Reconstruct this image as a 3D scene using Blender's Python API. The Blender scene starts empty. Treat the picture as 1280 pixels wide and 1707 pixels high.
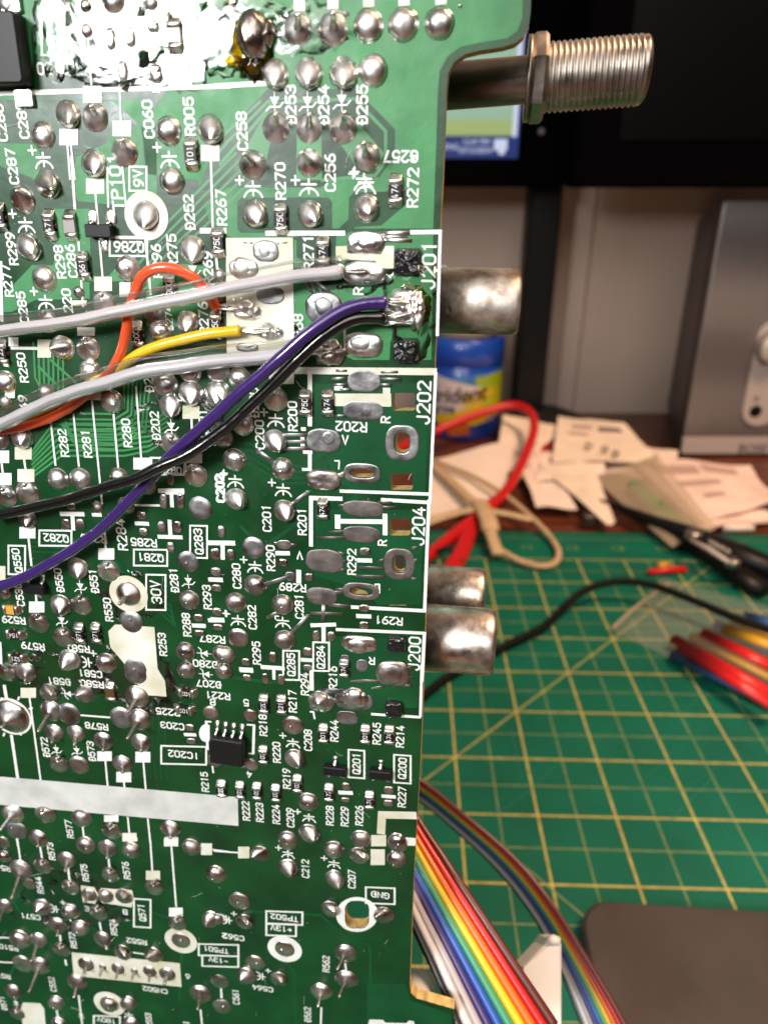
import bpy, math, random
from mathutils import Vector, Matrix, noise
from mathutils.geometry import tessellate_polygon
random.seed(7)
S = 0.001                      # everything below is written in millimetres
V = Vector
SC = bpy.context.scene

# ------------------------------------------------------------------ camera
F_PX, CX, CY = 1185.0, 640.0, 853.5
CAM_H = 190.0
PITCH = math.radians(24.5)
cam_d = bpy.data.cameras.new("camera"); cam = bpy.data.objects.new("camera", cam_d)
SC.collection.objects.link(cam); SC.camera = cam
cam.location = (0, 0, CAM_H*S); cam.rotation_euler = (math.radians(90)-PITCH, 0, 0)
cam_d.sensor_fit = 'VERTICAL'; cam_d.sensor_height = 24.0
cam_d.lens = 24.0*F_PX/1707.0
cam_d.clip_start = 0.005; cam_d.clip_end = 20
cam_d.dof.use_dof = True
cam_d.dof.focus_distance = 0.085
cam_d.dof.aperture_fstop = 18.0
SC.view_settings.view_transform = 'Standard'
SC.view_settings.look = 'None'
SC.view_settings.exposure = 0.12
SC.view_settings.gamma = 1.0

CP = V((0, 0, CAM_H))
c_, s_ = math.cos(PITCH), math.sin(PITCH)
RX, FW, DN = V((1, 0, 0)), V((0, c_, -s_)), V((0, -s_, -c_))
def ray(px, py): return RX*((px-CX)/F_PX) + DN*((py-CY)/F_PX) + FW
def G(px, py, h=0.0):
    """the point of the horizontal plane z = h seen at a photo pixel"""
    r = ray(px, py); return CP + r*((h-CAM_H)/r.z)
def YP(px, py, y):
    r = ray(px, py); return CP + r*(y/r.y)
def c2w(a): return RX*a[0] + DN*a[1] + FW*a[2]

# ------------------------------------------------------------------ board frame
dv = c2w((-52, 3257, F_PX)).normalized()
ex = c2w((9040, 466, -F_PX)); ex = (ex - dv*ex.dot(dv)).normalized()
ey = -dv; nn = ex.cross(ey)
PC = CP + ray(CX, CY)*83.0
BM = Matrix(((ex.x, ey.x, nn.x, PC.x), (ex.y, ey.y, nn.y, PC.y), (ex.z, ey.z, nn.z, PC.z), (0, 0, 0, 1)))
BMS = BM.copy(); BMS.translation = PC*S
def B(px, py, h=0.0):
    """a photo pixel on the board plane raised by h, in board millimetres"""
    r = ray(px, py); t = (PC + nn*h - CP).dot(nn)/r.dot(nn); p = CP + r*t - PC
    return V((p.dot(ex), p.dot(ey), h))
def MPP(px, py): return (B(px+1, py)-B(px, py)).length

# ------------------------------------------------------------------ light
w = bpy.data.worlds.new("World"); SC.world = w; w.use_nodes = True
nt = w.node_tree; nt.nodes.clear()
wo = nt.nodes.new('ShaderNodeOutputWorld'); wb = nt.nodes.new('ShaderNodeBackground')
tc = nt.nodes.new('ShaderNodeTexCoord'); sx = nt.nodes.new('ShaderNodeSeparateXYZ')
mr = nt.nodes.new('ShaderNodeMapRange'); mr.inputs[1].default_value = -0.6; mr.inputs[2].default_value = 0.9
cr = nt.nodes.new('ShaderNodeValToRGB')
cr.color_ramp.elements[0].color = (0.075, 0.045, 0.032, 1); cr.color_ramp.elements[1].color = (0.85, 0.72, 0.60, 1)
e_ = cr.color_ramp.elements.new(0.45); e_.color = (0.10, 0.075, 0.06, 1)
nt.links.new(tc.outputs['Generated'], sx.inputs[0]); nt.links.new(sx.outputs['Z'], mr.inputs[0])
nt.links.new(mr.outputs[0], cr.inputs[0]); nt.links.new(cr.outputs[0], wb.inputs[0]); nt.links.new(wb.outputs[0], wo.inputs[0])
wb.inputs[1].default_value = 0.30

def area(name, loc, target, sx_, sy_, power, color):
    d = bpy.data.lights.new(name, 'AREA'); d.shape = 'RECTANGLE'; d.size = sx_*S; d.size_y = sy_*S
    d.energy = power; d.color = color
    o = bpy.data.objects.new(name, d); SC.collection.objects.link(o)
    o.location = loc*S; o.rotation_euler = (target-loc).to_track_quat('-Z', 'Y').to_euler()
    return o
# the bright lamp behind the photographer: it mirrors in the top left of the board
d0 = ray(235, 40).normalized(); refl = d0 - nn*2*d0.dot(nn)
p0 = PC + ex*B(235, 40).x + ey*B(235, 40).y
area('work_light', p0 + refl*330, p0, 92, 70, 1.2, (0.97, 0.99, 1.0))
area('ceiling_lamp', PC + V((-0.16, -0.80, 0.60)).normalized()*1000, PC, 950, 620, 6.4, (1.0, 0.95, 0.89))
# the warm room lamp over the far side of the desk
area('room_lamp', V((420, 120, 900)), V((160, 380, 0)), 260, 260, 9.5, (1.0, 0.64, 0.41))

# ------------------------------------------------------------------ materials
MATS = {}
def mat(name, col, rough=0.5, metal=0.0, spec=0.5, coat=0.0, bump=None, var=None, emit=None, trans=0.0, rvar=None, alpha=1.0):
    """bump=(scale, strength, distance) var=(scale, amount) rvar=(scale, lo, hi)"""
    m = bpy.data.materials.new(name); m.use_nodes = True; N = m.node_tree; b = N.nodes['Principled BSDF']
    b.inputs['Base Color'].default_value = (*col, 1); b.inputs['Roughness'].default_value = rough
    b.inputs['Metallic'].default_value = metal; b.inputs['Specular IOR Level'].default_value = spec
    b.inputs['Coat Weight'].default_value = coat; b.inputs['Coat Roughness'].default_value = 0.04 if name.startswith('wire') else 0.08
    b.inputs['Transmission Weight'].default_value = trans; b.inputs['Alpha'].default_value = alpha
    if emit: b.inputs['Emission Color'].default_value = (*emit[0], 1); b.inputs['Emission Strength'].default_value = emit[1]
    t = N.nodes.new('ShaderNodeTexCoord')
    def nz(scale, detail=4):
        n = N.nodes.new('ShaderNodeTexNoise'); n.inputs['Scale'].default_value = scale; n.inputs['Detail'].default_value = detail
        N.links.new(t.outputs['Object'], n.inputs['Vector']); return n
    if var:
        n = nz(var[0], 5); r = N.nodes.new('ShaderNodeValToRGB')
        r.color_ramp.elements[0].position = 0.3; r.color_ramp.elements[1].position = 0.7
        lo = [max(0, c*(1-var[1])) for c in col]; hi = [min(1, c*(1+var[1])) for c in col]
        if len(var) > 2: lo = var[2]
        r.color_ramp.elements[0].color = (*lo, 1); r.color_ramp.elements[1].color = (*hi, 1)
        N.links.new(n.outputs['Fac'], r.inputs[0]); N.links.new(r.outputs[0], b.inputs['Base Color'])
    if rvar:
        n = nz(rvar[0], 4); q = N.nodes.new('ShaderNodeMapRange'); q.inputs[1].default_value = 0.3; q.inputs[2].default_value = 0.7
        q.inputs[3].default_value = rvar[1]; q.inputs[4].default_value = rvar[2]
        N.links.new(n.outputs['Fac'], q.inputs[0]); N.links.new(q.outputs[0], b.inputs['Roughness'])
    if bump:
        n = nz(bump[0], 5); u = N.nodes.new('ShaderNodeBump'); u.inputs['Strength'].default_value = bump[1]; u.inputs['Distance'].default_value = bump[2]*S
        N.links.new(n.outputs['Fac'], u.inputs['Height']); N.links.new(u.outputs[0], b.inputs['Normal'])
        if coat: N.links.new(u.outputs[0], b.inputs['Coat Normal'])
    MATS[name] = m; return m
# board
mat('mask_dark', (0.0020, 0.046, 0.0105), 0.36, bump=(900, .35, .05), var=(120, .4), rvar=(300, .28, .44))
mat('mask_pour', (0.014, 0.195, 0.046), 0.48, spec=.7, bump=(1100, .5, .05), var=(150, .25), rvar=(350, .44, .58))
mat('mask_trace', (0.022, 0.205, 0.052), 0.45, spec=.7, var=(150, .25))
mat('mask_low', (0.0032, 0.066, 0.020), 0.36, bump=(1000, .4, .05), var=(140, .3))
mat('cable_black', (0.003, 0.003, 0.003), 0.6, spec=.15)
mat('board_core', (0.52, 0.36, 0.13), 0.6, var=(700, .4), bump=(1500, .5, .1))
mat('ink', (0.80, 0.81, 0.78), 0.45, var=(500, .08), bump=(2500, .25, .02))
mat('ink_dirty', (0.72, 0.72, 0.67), 0.45, var=(160, .12, (0.55, 0.53, 0.36)), bump=(1500, .3, .03))
mat('ink_grey', (0.58, 0.60, 0.58), 0.4, var=(220, .18), bump=(1200, .35, .04))
mat('solder', (0.74, 0.72, 0.70), 0.3, metal=1, bump=(900, .30, .07), rvar=(500, .20, .46), var=(300, .14))
mat('solder_dull', (0.46, 0.42, 0.40), 0.38, metal=1, bump=(1300, .55, .06), rvar=(500, .22, .5), var=(450, .35))
mat('solder_flat', (0.34, 0.34, 0.345), 0.42, metal=1, bump=(1400, .7, .05), rvar=(400, .28, .58), var=(450, .45))
mat('tin', (0.72, 0.70, 0.66), 0.25, metal=1, rvar=(800, .15, .4), bump=(1500, .3, .04))
def film(name, rough, fac, bump, tint=(.96, .98, .95)):
    m = bpy.data.materials.new(name); m.use_nodes = True; N = m.node_tree; N.nodes.clear()
    out_ = N.nodes.new('ShaderNodeOutputMaterial'); mx = N.nodes.new('ShaderNodeMixShader'); tr_ = N.nodes.new('ShaderNodeBsdfTransparent'); gl_ = N.nodes.new('ShaderNodeBsdfGlossy')
    fr = N.nodes.new('ShaderNodeFresnel'); fr.inputs[0].default_value = 1.5; ml = N.nodes.new('ShaderNodeMath'); ml.operation = 'MULTIPLY'; ml.inputs[1].default_value = fac; ml.use_clamp = True
    t = N.nodes.new('ShaderNodeTexCoord'); n = N.nodes.new('ShaderNodeTexNoise'); n.inputs['Scale'].default_value = bump[0]; n.inputs['Detail'].default_value = 3
    u = N.nodes.new('ShaderNodeBump'); u.inputs['Strength'].default_value = bump[1]; u.inputs['Distance'].default_value = bump[2]*S
    N.links.new(t.outputs['Object'], n.inputs['Vector']); N.links.new(n.outputs['Fac'], u.inputs['Height']); N.links.new(u.outputs[0], gl_.inputs['Normal'])
    tr_.inputs[0].default_value = (*tint, 1); gl_.inputs['Roughness'].default_value = rough
    N.links.new(fr.outputs[0], ml.inputs[0]); N.links.new(ml.outputs[0], mx.inputs[0]); N.links.new(tr_.outputs[0], mx.inputs[1]); N.links.new(gl_.outputs[0], mx.inputs[2]); N.links.new(mx.outputs[0], out_.inputs[0])
    MATS[name] = m
film('flux_amber', .07, 1.3, (500, .4, .25), (.78, .55, .03))
film('flux_clear', .17, 1.7, (420, .28, .25))
mat('pad_dull', (0.24, 0.215, 0.205), 0.5, metal=.9, bump=(1500, .8, .05), var=(420, .45), rvar=(300, .38, .62))
mat('burnt', (0.30, 0.27, 0.25), 0.26, metal=1, bump=(500, .25, .1), var=(600, .5, (0.10, 0.07, 0.05)))
mat('chip_black', (0.008, 0.008, 0.009), 0.45, spec=.3, bump=(2500, .25, .02))
mat('chip_brown', (0.10, 0.045, 0.015), 0.35)
mat('chip_grey', (0.30, 0.28, 0.26), 0.4)
mat('chip_yellow', (0.62, 0.35, 0.05), 0.4)
mat('white_body', (0.75, 0.74, 0.72), 0.4)
mat('glue_red', (0.22, 0.012, 0.012), 0.25, coat=.4)
mat('peg_black', (0.010, 0.010, 0.012), 0.18, bump=(900, .9, .3), coat=.3)
mat('nickel', (0.46, 0.41, 0.36), 0.34, metal=1, rvar=(400, .24, .48), var=(250, .25), bump=(600, .15, .05))
mat('steel_dark', (0.28, 0.24, 0.20), 0.38, metal=1, rvar=(300, .28, .5), var=(200, .15))
mat('nickel_worn', (0.62, 0.58, 0.53), 0.36, metal=1, rvar=(420, .32, .62), var=(330, .35, (0.20, 0.14, 0.10)), bump=(900, .6, .10))
mat('chrome_worn', (0.66, 0.61, 0.57), 0.28, metal=1, rvar=(420, .22, .5), var=(350, .3, (0.30, 0.24, 0.20)), bump=(900, .5, .08))
mat('housing', (0.012, 0.012, 0.012), 0.5)
film('sheath', .16, .55, (420, .3, .3), (.96, .96, .95))
mat('wire_grey', (0.50, 0.48, 0.515), 0.30, coat=.2, var=(60, .06))
mat('wire_orange', (0.72, 0.085, 0.022), 0.3, coat=.5)
mat('wire_yellow', (0.72, 0.47, 0.006), 0.28, coat=.5)
mat('wire_purple', (0.036, 0.014, 0.125), 0.24, coat=1.0)
mat('wire_black', (0.003, 0.003, 0.0035), 0.24, coat=1.0)
# desk
mat('mat_green', (0.0004, 0.108, 0.066), 0.6, spec=.25, var=(35, .16), bump=(2500, .2, .06))
mat('line_yellow', (0.46, 0.40, 0.11), 0.5, var=(300, .25))
mat('line_pale', (0.20, 0.27, 0.10), 0.5, var=(300, .3))
mat('line_scratch', (0.012, 0.16, 0.11), 0.6)
mat('paper', (0.82, 0.69, 0.60), 0.7, var=(40, .06))
mat('paper_pink', (0.80, 0.62, 0.54), 0.7, var=(60, .12))
mat('paper_cream', (0.80, 0.67, 0.54), 0.7, var=(60, .08))
mat('print_grey', (0.17, 0.14, 0.16), 0.6)
mat('print_faint', (0.45, 0.31, 0.27), 0.7)
mat('card_red', (0.36, 0.012, 0.022), 0.45)
mat('plastic_black', (0.004, 0.004, 0.0045), 0.42, spec=.3)
mat('bezel_black', (0.0016, 0.0016, 0.0018), 0.7, spec=.0)
mat('screen_off', (0.0012, 0.0012, 0.0014), 0.35, spec=.08)
mat('speaker_side', (0.045, 0.033, 0.028), 0.45)
mat('silver_plastic', (0.46, 0.40, 0.37), 0.38)
mat('knob_silver', (0.60, 0.55, 0.50), 0.3, metal=.3)
mat('red_rubber', (0.52, 0.008, 0.010), 0.35)
mat('beige_cord', (0.52, 0.37, 0.21), 0.55, bump=(500, .4, .3), var=(150, .12))
mat('bag_clear', (0.62, 0.56, 0.50), 0.18, alpha=.09, bump=(60, .5, 2.5), coat=.25)
mat('bag_fog', (0.58, 0.47, 0.34), 0.3, alpha=0.42, bump=(60, .5, 2.0))
mat('bag_green', (0.03, 0.17, 0.045), 0.5)
mat('shrink_red', (0.62, 0.010, 0.012), 0.35)
mat('shrink_blue', (0.07, 0.15, 0.40), 0.4)
mat('shrink_yellow', (0.62, 0.33, 0.02), 0.4)
mat('slab', (0.036, 0.028, 0.027), 0.5, bump=(2200, .4, .06), var=(22, .32), rvar=(60, .4, .62))
mat('tub_blue', (0.010, 0.065, 0.42), 0.28, coat=.3)
mat('tub_yellow', (0.62, 0.42, 0.01), 0.35, coat=.3)
mat('tub_lime', (0.30, 0.42, 0.01), 0.35, coat=.3)
mat('tub_sky', (0.05, 0.22, 0.45), 0.35, coat=.3)
mat('tub_white', (0.62, 0.55, 0.55), 0.4, coat=.3)
mat('tub_orange', (0.50, 0.12, 0.01), 0.4, coat=.3)
mat('tub_cream', (0.45, 0.33, 0.18), 0.4, coat=.3)
mat('wall_paint', (0.58, 0.44, 0.365), 0.8, var=(6, .05))
mat('screen_sky', (0, 0, 0), 0.3, emit=((0.30, 0.46, 0.33), 0.9))
mat('screen_field', (0, 0, 0), 0.3, emit=((0.34, 0.44, 0.16), 0.9))
mat('screen_bar', (0, 0, 0), 0.3, emit=((0.012, 0.030, 0.16), 0.9))
mat('screen_white', (0, 0, 0), 0.3, emit=((0.62, 0.66, 0.85), 0.9))
RIB = [('brown', (0.10, 0.018, 0.012)), ('red', (0.55, 0.010, 0.014)), ('orange', (0.70, 0.14, 0.008)), ('yellow', (0.70, 0.50, 0.01)),
       ('green', (0.04, 0.28, 0.14)), ('blue', (0.015, 0.085, 0.40)), ('violet', (0.035, 0.018, 0.13)), ('grey', (0.40, 0.37, 0.38)),
       ('white', (0.62, 0.58, 0.57)), ('black', (0.008, 0.008, 0.009))]
for n_, c in RIB: mat('rib_'+n_, c, 0.32, coat=.15)

def wood():
    m = mat('wood', (0.10, 0.028, 0.012), 0.38, coat=.15); N = m.node_tree; b = N.nodes['Principled BSDF']
    t = N.nodes.new('ShaderNodeTexCoord'); mp = N.nodes.new('ShaderNodeMapping'); mp.inputs['Scale'].default_value = (6, 60, 60)
    n = N.nodes.new('ShaderNodeTexNoise'); n.inputs['Scale'].default_value = 2.0; n.inputs['Detail'].default_value = 6
    r = N.nodes.new('ShaderNodeValToRGB'); r.color_ramp.elements[0].position = .35; r.color_ramp.elements[1].position = .68
    r.color_ramp.elements[0].color = (0.055, 0.013, 0.006, 1); r.color_ramp.elements[1].color = (0.16, 0.044, 0.016, 1)
    N.links.new(t.outputs['Object'], mp.inputs[0]); N.links.new(mp.outputs[0], n.inputs['Vector'])
    N.links.new(n.outputs['Fac'], r.inputs[0]); N.links.new(r.outputs[0], b.inputs['Base Color'])
wood()
def grille():
    m = mat('grille', (0.24, 0.205, 0.20), 0.42, metal=.6); N = m.node_tree; b = N.nodes['Principled BSDF']
    t = N.nodes.new('ShaderNodeTexCoord'); mp = N.nodes.new('ShaderNodeMapping'); mp.inputs['Scale'].default_value = (1, 1, 1)
    v = N.nodes.new('ShaderNodeTexVoronoi'); v.inputs['Scale'].default_value = 620; v.inputs['Randomness'].default_value = 0.05
    r = N.nodes.new('ShaderNodeValToRGB'); r.color_ramp.elements[0].color = (0.03, 0.025, 0.025, 1); r.color_ramp.elements[1].color = (0.30, 0.275, 0.275, 1)
    r.color_ramp.elements[0].position = .28; r.color_ramp.elements[1].position = .42
    N.links.new(t.outputs['Object'], v.inputs['Vector']); N.links.new(v.outputs['Distance'], r.inputs[0]); N.links.new(r.outputs[0], b.inputs['Base Color'])
grille()

# ------------------------------------------------------------------ mesh builder
class MB:
    def __init__(s): s.v = []; s.f = []; s.m = []; s.sm = []
    def add(s, vs, fs, mi=0, smooth=False):
        o = len(s.v); s.v += [tuple(x) for x in vs]
        for f in fs: s.f.append([i+o for i in f]); s.m.append(mi); s.sm.append(smooth)
    def prism(s, pts, z0, z1, mi=0, smi=None, holes=()):
        loops = [list(pts)]+[list(h) for h in holes]
        tri = tessellate_polygon([[V((p[0], p[1], 0)) for p in l] for l in loops])
        flat = [p for l in loops for p in l]; n = len(flat)
        vs = [V((p[0], p[1], z1)) for p in flat]+[V((p[0], p[1], z0)) for p in flat]
        fs = []
        for t in tri:
            a, b, c = (flat[i] for i in t)
            if (b[0]-a[0])*(c[1]-a[1])-(b[1]-a[1])*(c[0]-a[0]) < 0: t = (t[0], t[2], t[1])
            fs.append(list(t))
        s.add(vs, fs+[[i+n for i in reversed(f)] for f in fs], mi)
        o = 0
        for k, l in enumerate(loops):
            L = len(l); ar = sum(l[i][0]*l[(i+1) % L][1]-l[(i+1) % L][0]*l[i][1] for i in range(L))
            if k == 0: pos = ar > 0
            else: pos = ar < 0
            for i in range(L):
                j = (i+1) % L; A, Bq, C, D = (l[i][0], l[i][1], z0), (l[j][0], l[j][1], z0), (l[j][0], l[j][1], z1), (l[i][0], l[i][1], z1)
                s.add([A, Bq, C, D] if pos else [D, C, Bq, A], [[0, 1, 2, 3]], mi if smi is None else smi)
    def ribbon(s, pts, w_, z, mi=0, closed=False, caps=True):
        pts = [V((p[0], p[1])) for p in pts]
        if closed and (pts[0]-pts[-1]).length < 1e-6: pts = pts[:-1]
        n = len(pts); hw = w_/2; L = []; R = []
        for i in range(n):
            a = pts[i-1] if (i > 0 or closed) else None; b = pts[(i+1) % n] if (i < n-1 or closed) else None
            d1 = (pts[i]-a).normalized() if a is not None else None; d2 = (b-pts[i]).normalized() if b is not None else None
            d1 = d1 or d2; d2 = d2 or d1
            n1, n2 = V((-d1.y, d1.x)), V((-d2.y, d2.x)); mm = n1+n2
            mm = n1 if mm.length < .2 else mm.normalized()
            k = hw/max(.5, mm.dot(n1)); L.append(pts[i]+mm*k); R.append(pts[i]-mm*k)
        vs = [V((p.x, p.y, z)) for p in L]+[V((p.x, p.y, z)) for p in R]
        fs = [[i, i+n, (i+1) % n+n, (i+1) % n] for i in range(n if closed else n-1)]
        s.add(vs, fs, mi)
        if caps and not closed:
            for e, q in ((0, 1), (n-1, n-2)):
                d = (pts[e]-pts[q]).normalized(); nm = V((-d.y, d.x)); vv = []
                for k in range(7):
                    a = math.pi*k/6; p = pts[e]+nm*(hw*math.cos(a))+d*(hw*math.sin(a)); vv.append((p.x, p.y, z))
                s.add(vv, [list(reversed(range(7)))], mi)
    def rings(s, rr, mi=0, smooth=True, cap0=True, cap1=True):
        n = len(rr[0]); vs = [p for r in rr for p in r]; fs = []
        for k in range(len(rr)-1):
            for i in range(n):
                j = (i+1) % n; fs.append([k*n+i, k*n+j, (k+1)*n+j, (k+1)*n+i])
        if cap0: fs.append(list(reversed(range(n))))
        if cap1: fs.append([(len(rr)-1)*n+i for i in range(n)])
        s.add(vs, fs, mi, smooth)
    def tube(s, pts, r, mi=0, n=14, flat=1.0, up=None):
        pts = [V(p) for p in pts]; rr = []; prev = None
        rad = r if isinstance(r, (list, tuple)) else [r]*len(pts)
        for i, p in enumerate(pts):
            t = (pts[min(i+1, len(pts)-1)]-pts[max(i-1, 0)]).normalized()
            if prev is None:
                u = (up or V((0, 0, 1))); u = u-t*u.dot(t)
                if u.length < 1e-3: u = V((1, 0, 0))-t*t.x
            else: u = prev-t*prev.dot(t)
            u.normalize(); prev = u; wv = t.cross(u)
            rr.append([p+u*(rad[i]*flat*math.sin(2*math.pi*k/n))+wv*(rad[i]*math.cos(2*math.pi*k/n)) for k in range(n)])
        s.rings(rr, mi)
    def box(s, x0, x1, y0, y1, z0, z1, mi=0, bev=0.0):
        if bev <= 0:
            vs = [(x, y, z) for z in (z0, z1) for x, y in ((x0, y0), (x1, y0), (x1, y1), (x0, y1))]
            s.add(vs, [[3, 2, 1, 0], [4, 5, 6, 7], [0, 1, 5, 4], [1, 2, 6, 5], [2, 3, 7, 6], [3, 0, 4, 7]], mi); return
        def lp(i, z): return [(x0+i+bev, y0+i, z), (x1-i-bev, y0+i, z), (x1-i, y0+i+bev, z), (x1-i, y1-i-bev, z), (x1-i-bev, y1-i, z), (x0+i+bev, y1-i, z), (x0+i, y1-i-bev, z), (x0+i, y0+i+bev, z)]
        s.rings([lp(bev*.7, z0), lp(0, z0+bev*.7), lp(0, z1-bev*.7), lp(bev*.7, z1)], mi, smooth=False)
    def build(s, name, mats, parent=None, M=None, smooth=None):
        me = bpy.data.meshes.new(name)
        me.from_pydata([(a*S, b*S, c*S) for a, b, c in s.v], [], s.f)
        for k in (mats if isinstance(mats, (list, tuple)) else [mats]): me.materials.append(MATS[k])
        me.polygons.foreach_set('material_index', s.m); me.polygons.foreach_set('use_smooth', s.sm); me.update()
        o = bpy.data.objects.new(name, me); SC.collection.objects.link(o)
        if parent is not None: o.parent = parent
        if M is not None: o.matrix_local = M
        return o
def spline(pts, sub=10):
    pts = [V(p) for p in pts]; out = []
    P = [pts[0]*2-pts[1]]+pts+[pts[-1]*2-pts[-2]]
    for i in range(1, len(P)-2):
        a, b, c, d = P[i-1:i+3]
        for k in range(sub):
            t = k/sub
            out.append(.5*((2*b)+(c-a)*t+(2*a-5*b+4*c-d)*t*t+(3*b-a-3*c+d)*t**3))
    out.append(pts[-1]); return out
def thing(name, label, cat, loc=V((0, 0, 0)), group=None, M=None):
    o = bpy.data.objects.new(name, None); SC.collection.objects.link(o); o.empty_display_size = .01
    if M is not None: o.matrix_world = M
    else: o.location = loc*S
    o['label'] = label; o['category'] = cat
    if group: o['group'] = group
    return o
def tag(o, label, cat, group=None):
    o['label'] = label; o['category'] = cat
    if group: o['group'] = group
    return o
# ================================================================== THE CIRCUIT BOARD
board = thing('circuit_board', 'green printed circuit board standing upright, solder side facing, crowded with joints and white lettering', 'circuit board', M=BMS)
K1, K2 = 380/1280, 400/1280
TILES = {'A1': (0, 0, K1), 'A2': (360, 0, K2), 'B1': (0, 260, K1), 'B2': (360, 260, K2), 'C1': (0, 540, K1), 'C2': (360, 540, K2),
         'D1': (0, 820, K1), 'D2': (360, 820, K2), 'E1': (0, 1110, K1), 'E2': (360, 1110, K2), 'F1': (0, 1400, K1), 'F2': (360, 1400, K2), 'P': (0, 0, 1)}
def px(t, x, y): a, b, k = TILES[t]; return a+x*k, b+y*k
def Bt(t, x, y, h=0): return B(*px(t, x, y), h)

# --- laminate, with its real holes
def arc(cx, cy, r, a0, a1, n=6):
    return [(cx+r*math.cos(math.radians(a0+(a1-a0)*i/n)), cy+r*math.sin(math.radians(a0+(a1-a0)*i/n))) for i in range(n+1)]
def loc2(p): q = B(*p); return (q.x, q.y)
edge_px = [(886, -40), (884, 20), (881, 42), (873, 60), (858, 72), (838, 78), (800, 84), (775, 90), (757, 103), (747, 122), (744, 150), (738, 300), (733, 385),
           (727, 560), (724, 620), (716, 825), (710, 1000), (704, 1190), (700, 1280), (693, 1400), (688, 1500), (683, 1640), (685, 1655), (694, 1664), (757, 1682)]
out = [loc2(p) for p in edge_px]
x_tab = out[-1][0]
out += [(x_tab, out[-1][1]-14), (x_tab-9, out[-1][1]-14), (x_tab-9, -150), (-150, -150), (-150, out[0][1]+12), (out[0][0], out[0][1]+12)]
def rrect(t, x0, x1, y0, y1, r=14):
    pts = []
    for cx, cy, a in ((x1-r, y1-r, 0), (x0+r, y1-r, 90), (x0+r, y0+r, 180), (x1-r, y0+r, 270)):
        pts += arc(cx, cy, r, a, a+90, 4)
    return [loc2(px(t, *p)) for p in pts]
holes = [rrect('C2', 945, 1062, 368, 462), rrect('C2', 932, 1049, 797, 884), rrect('C2', 958, 1030, 572, 690, 34), rrect('C2', 722, 842, 768, 818, 24),
         rrect('D2', 926, 1036, 142, 232), rrect('D2', 915, 1022, 530, 606), rrect('D2', 948, 1006, 330, 440, 28), rrect('D2', 722, 830, 502, 546, 20),
         rrect('F2', 688, 818, 322, 470, 44)]
m = MB(); m.prism(out, -1.6, 0, 0, 1, holes)
m.build('laminate', ['mask_dark', 'board_core'], board)

# --- copper under the mask
pour = MB(); gap = MB(); trc = MB(); low = MB()
def inside(p, L):
    c = False
    for i in range(len(L)):
        a, b = L[i], L[i-1]
        if (a[1] > p[1]) != (b[1] > p[1]) and p[0] < (b[0]-a[0])*(p[1]-a[1])/(b[1]-a[1])+a[0]: c = not c
    return c
def poly(mb, t, pts, z):
    L = [(lambda q: (q.x, q.y))(Bt(t, *p)) for p in pts]
    hs = [h for h in holes if all(inside(p, L) for p in h)]
    mb.prism(L, 0.0, z, holes=hs)
poly(pour, 'P', [(-40, -38), (872, -38), (870, 30), (862, 52), (845, 64), (800, 71), (768, 78), (746, 94), (733, 118), (730, 150), (722, 381), (560, 381), (498, 381), (498, 395), (385, 396), (350, 372), (330, 300), (245, 290), (236, 210), (188, 168), (-40, 166)], .020)
poly(pour, 'P', [(-40, 238), (60, 240), (70, 262), (64, 300), (-40, 262)], .020)
poly(pour, 'P', [(128, 262), (180, 238), (192, 210), (262, 210), (262, 330), (225, 345), (130, 335), (118, 312)], .020)
poly(pour, 'P', [(84, 348), (150, 348), (152, 460), (182, 460), (200, 440), (232, 440), (232, 468), (150, 470), (150, 498), (60, 500), (20, 520), (-20, 520), (56, 440), (56, 442), (90, 442), (98, 382), (74, 366)], .020)
poly(pour, 'P', [(245, 440), (352, 440), (352, 520), (300, 545), (245, 545)], .020)
poly(pour, 'P', [(490, 400), (552, 400), (576, 386), (722, 387), (719, 600), (590, 600), (540, 575), (492, 605)], .020)
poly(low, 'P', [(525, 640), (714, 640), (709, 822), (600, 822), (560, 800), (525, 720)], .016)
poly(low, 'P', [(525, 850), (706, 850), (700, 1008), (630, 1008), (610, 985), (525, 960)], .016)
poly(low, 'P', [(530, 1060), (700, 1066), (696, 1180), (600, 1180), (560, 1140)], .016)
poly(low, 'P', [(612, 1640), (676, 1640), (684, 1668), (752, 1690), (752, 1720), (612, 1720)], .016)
# unplated channels in the pour
poly(gap, 'A2', [(275, 476), (745, 476), (955, 690), (955, 830), (872, 945), (620, 962), (560, 1000), (60, 1000), (-60, 1090), (-120, 1090), (0, 760), (60, 700)], .026)
poly(gap, 'A1', [(180, 30), (205, 110), (205, 330), (470, 330), (500, 215), (520, 215), (600, 310), (760, 315), (830, 380), (940, 330), (980, 330), (975, 470), (920, 540), (860, 620), (840, 560), (620, 560), (150, 560), (190, 345), (178, 200)], .026)
poly(gap, 'B2', [(135, 222), (600, 222), (620, 245), (620, 390), (600, 410), (135, 410), (115, 388), (115, 245)], .026)
poly(gap, 'B2', [(735, 196), (910, 190), (1040, 180), (1030, 245), (880, 372), (745, 378), (690, 420), (640, 400), (705, 340), (710, 220)], .026)
poly(gap, 'B2', [(965, 492), (1090, 492), (1106, 520), (1100, 620), (1080, 645), (960, 642), (940, 610), (945, 515)], .026)
poly(gap, 'C2', [(945, 75), (1075, 75), (1090, 95), (1088, 200), (1070, 218), (940, 215), (925, 190), (930, 95)], .026)
poly(gap, 'B2', [(430, 420), (640, 424), (640, 620), (690, 700), (600, 720), (470, 560), (430, 540)], .026)
poly(gap, 'B2', [(700, 545), (880, 550), (920, 600), (905, 700), (700, 700), (660, 640)], .026)
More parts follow.
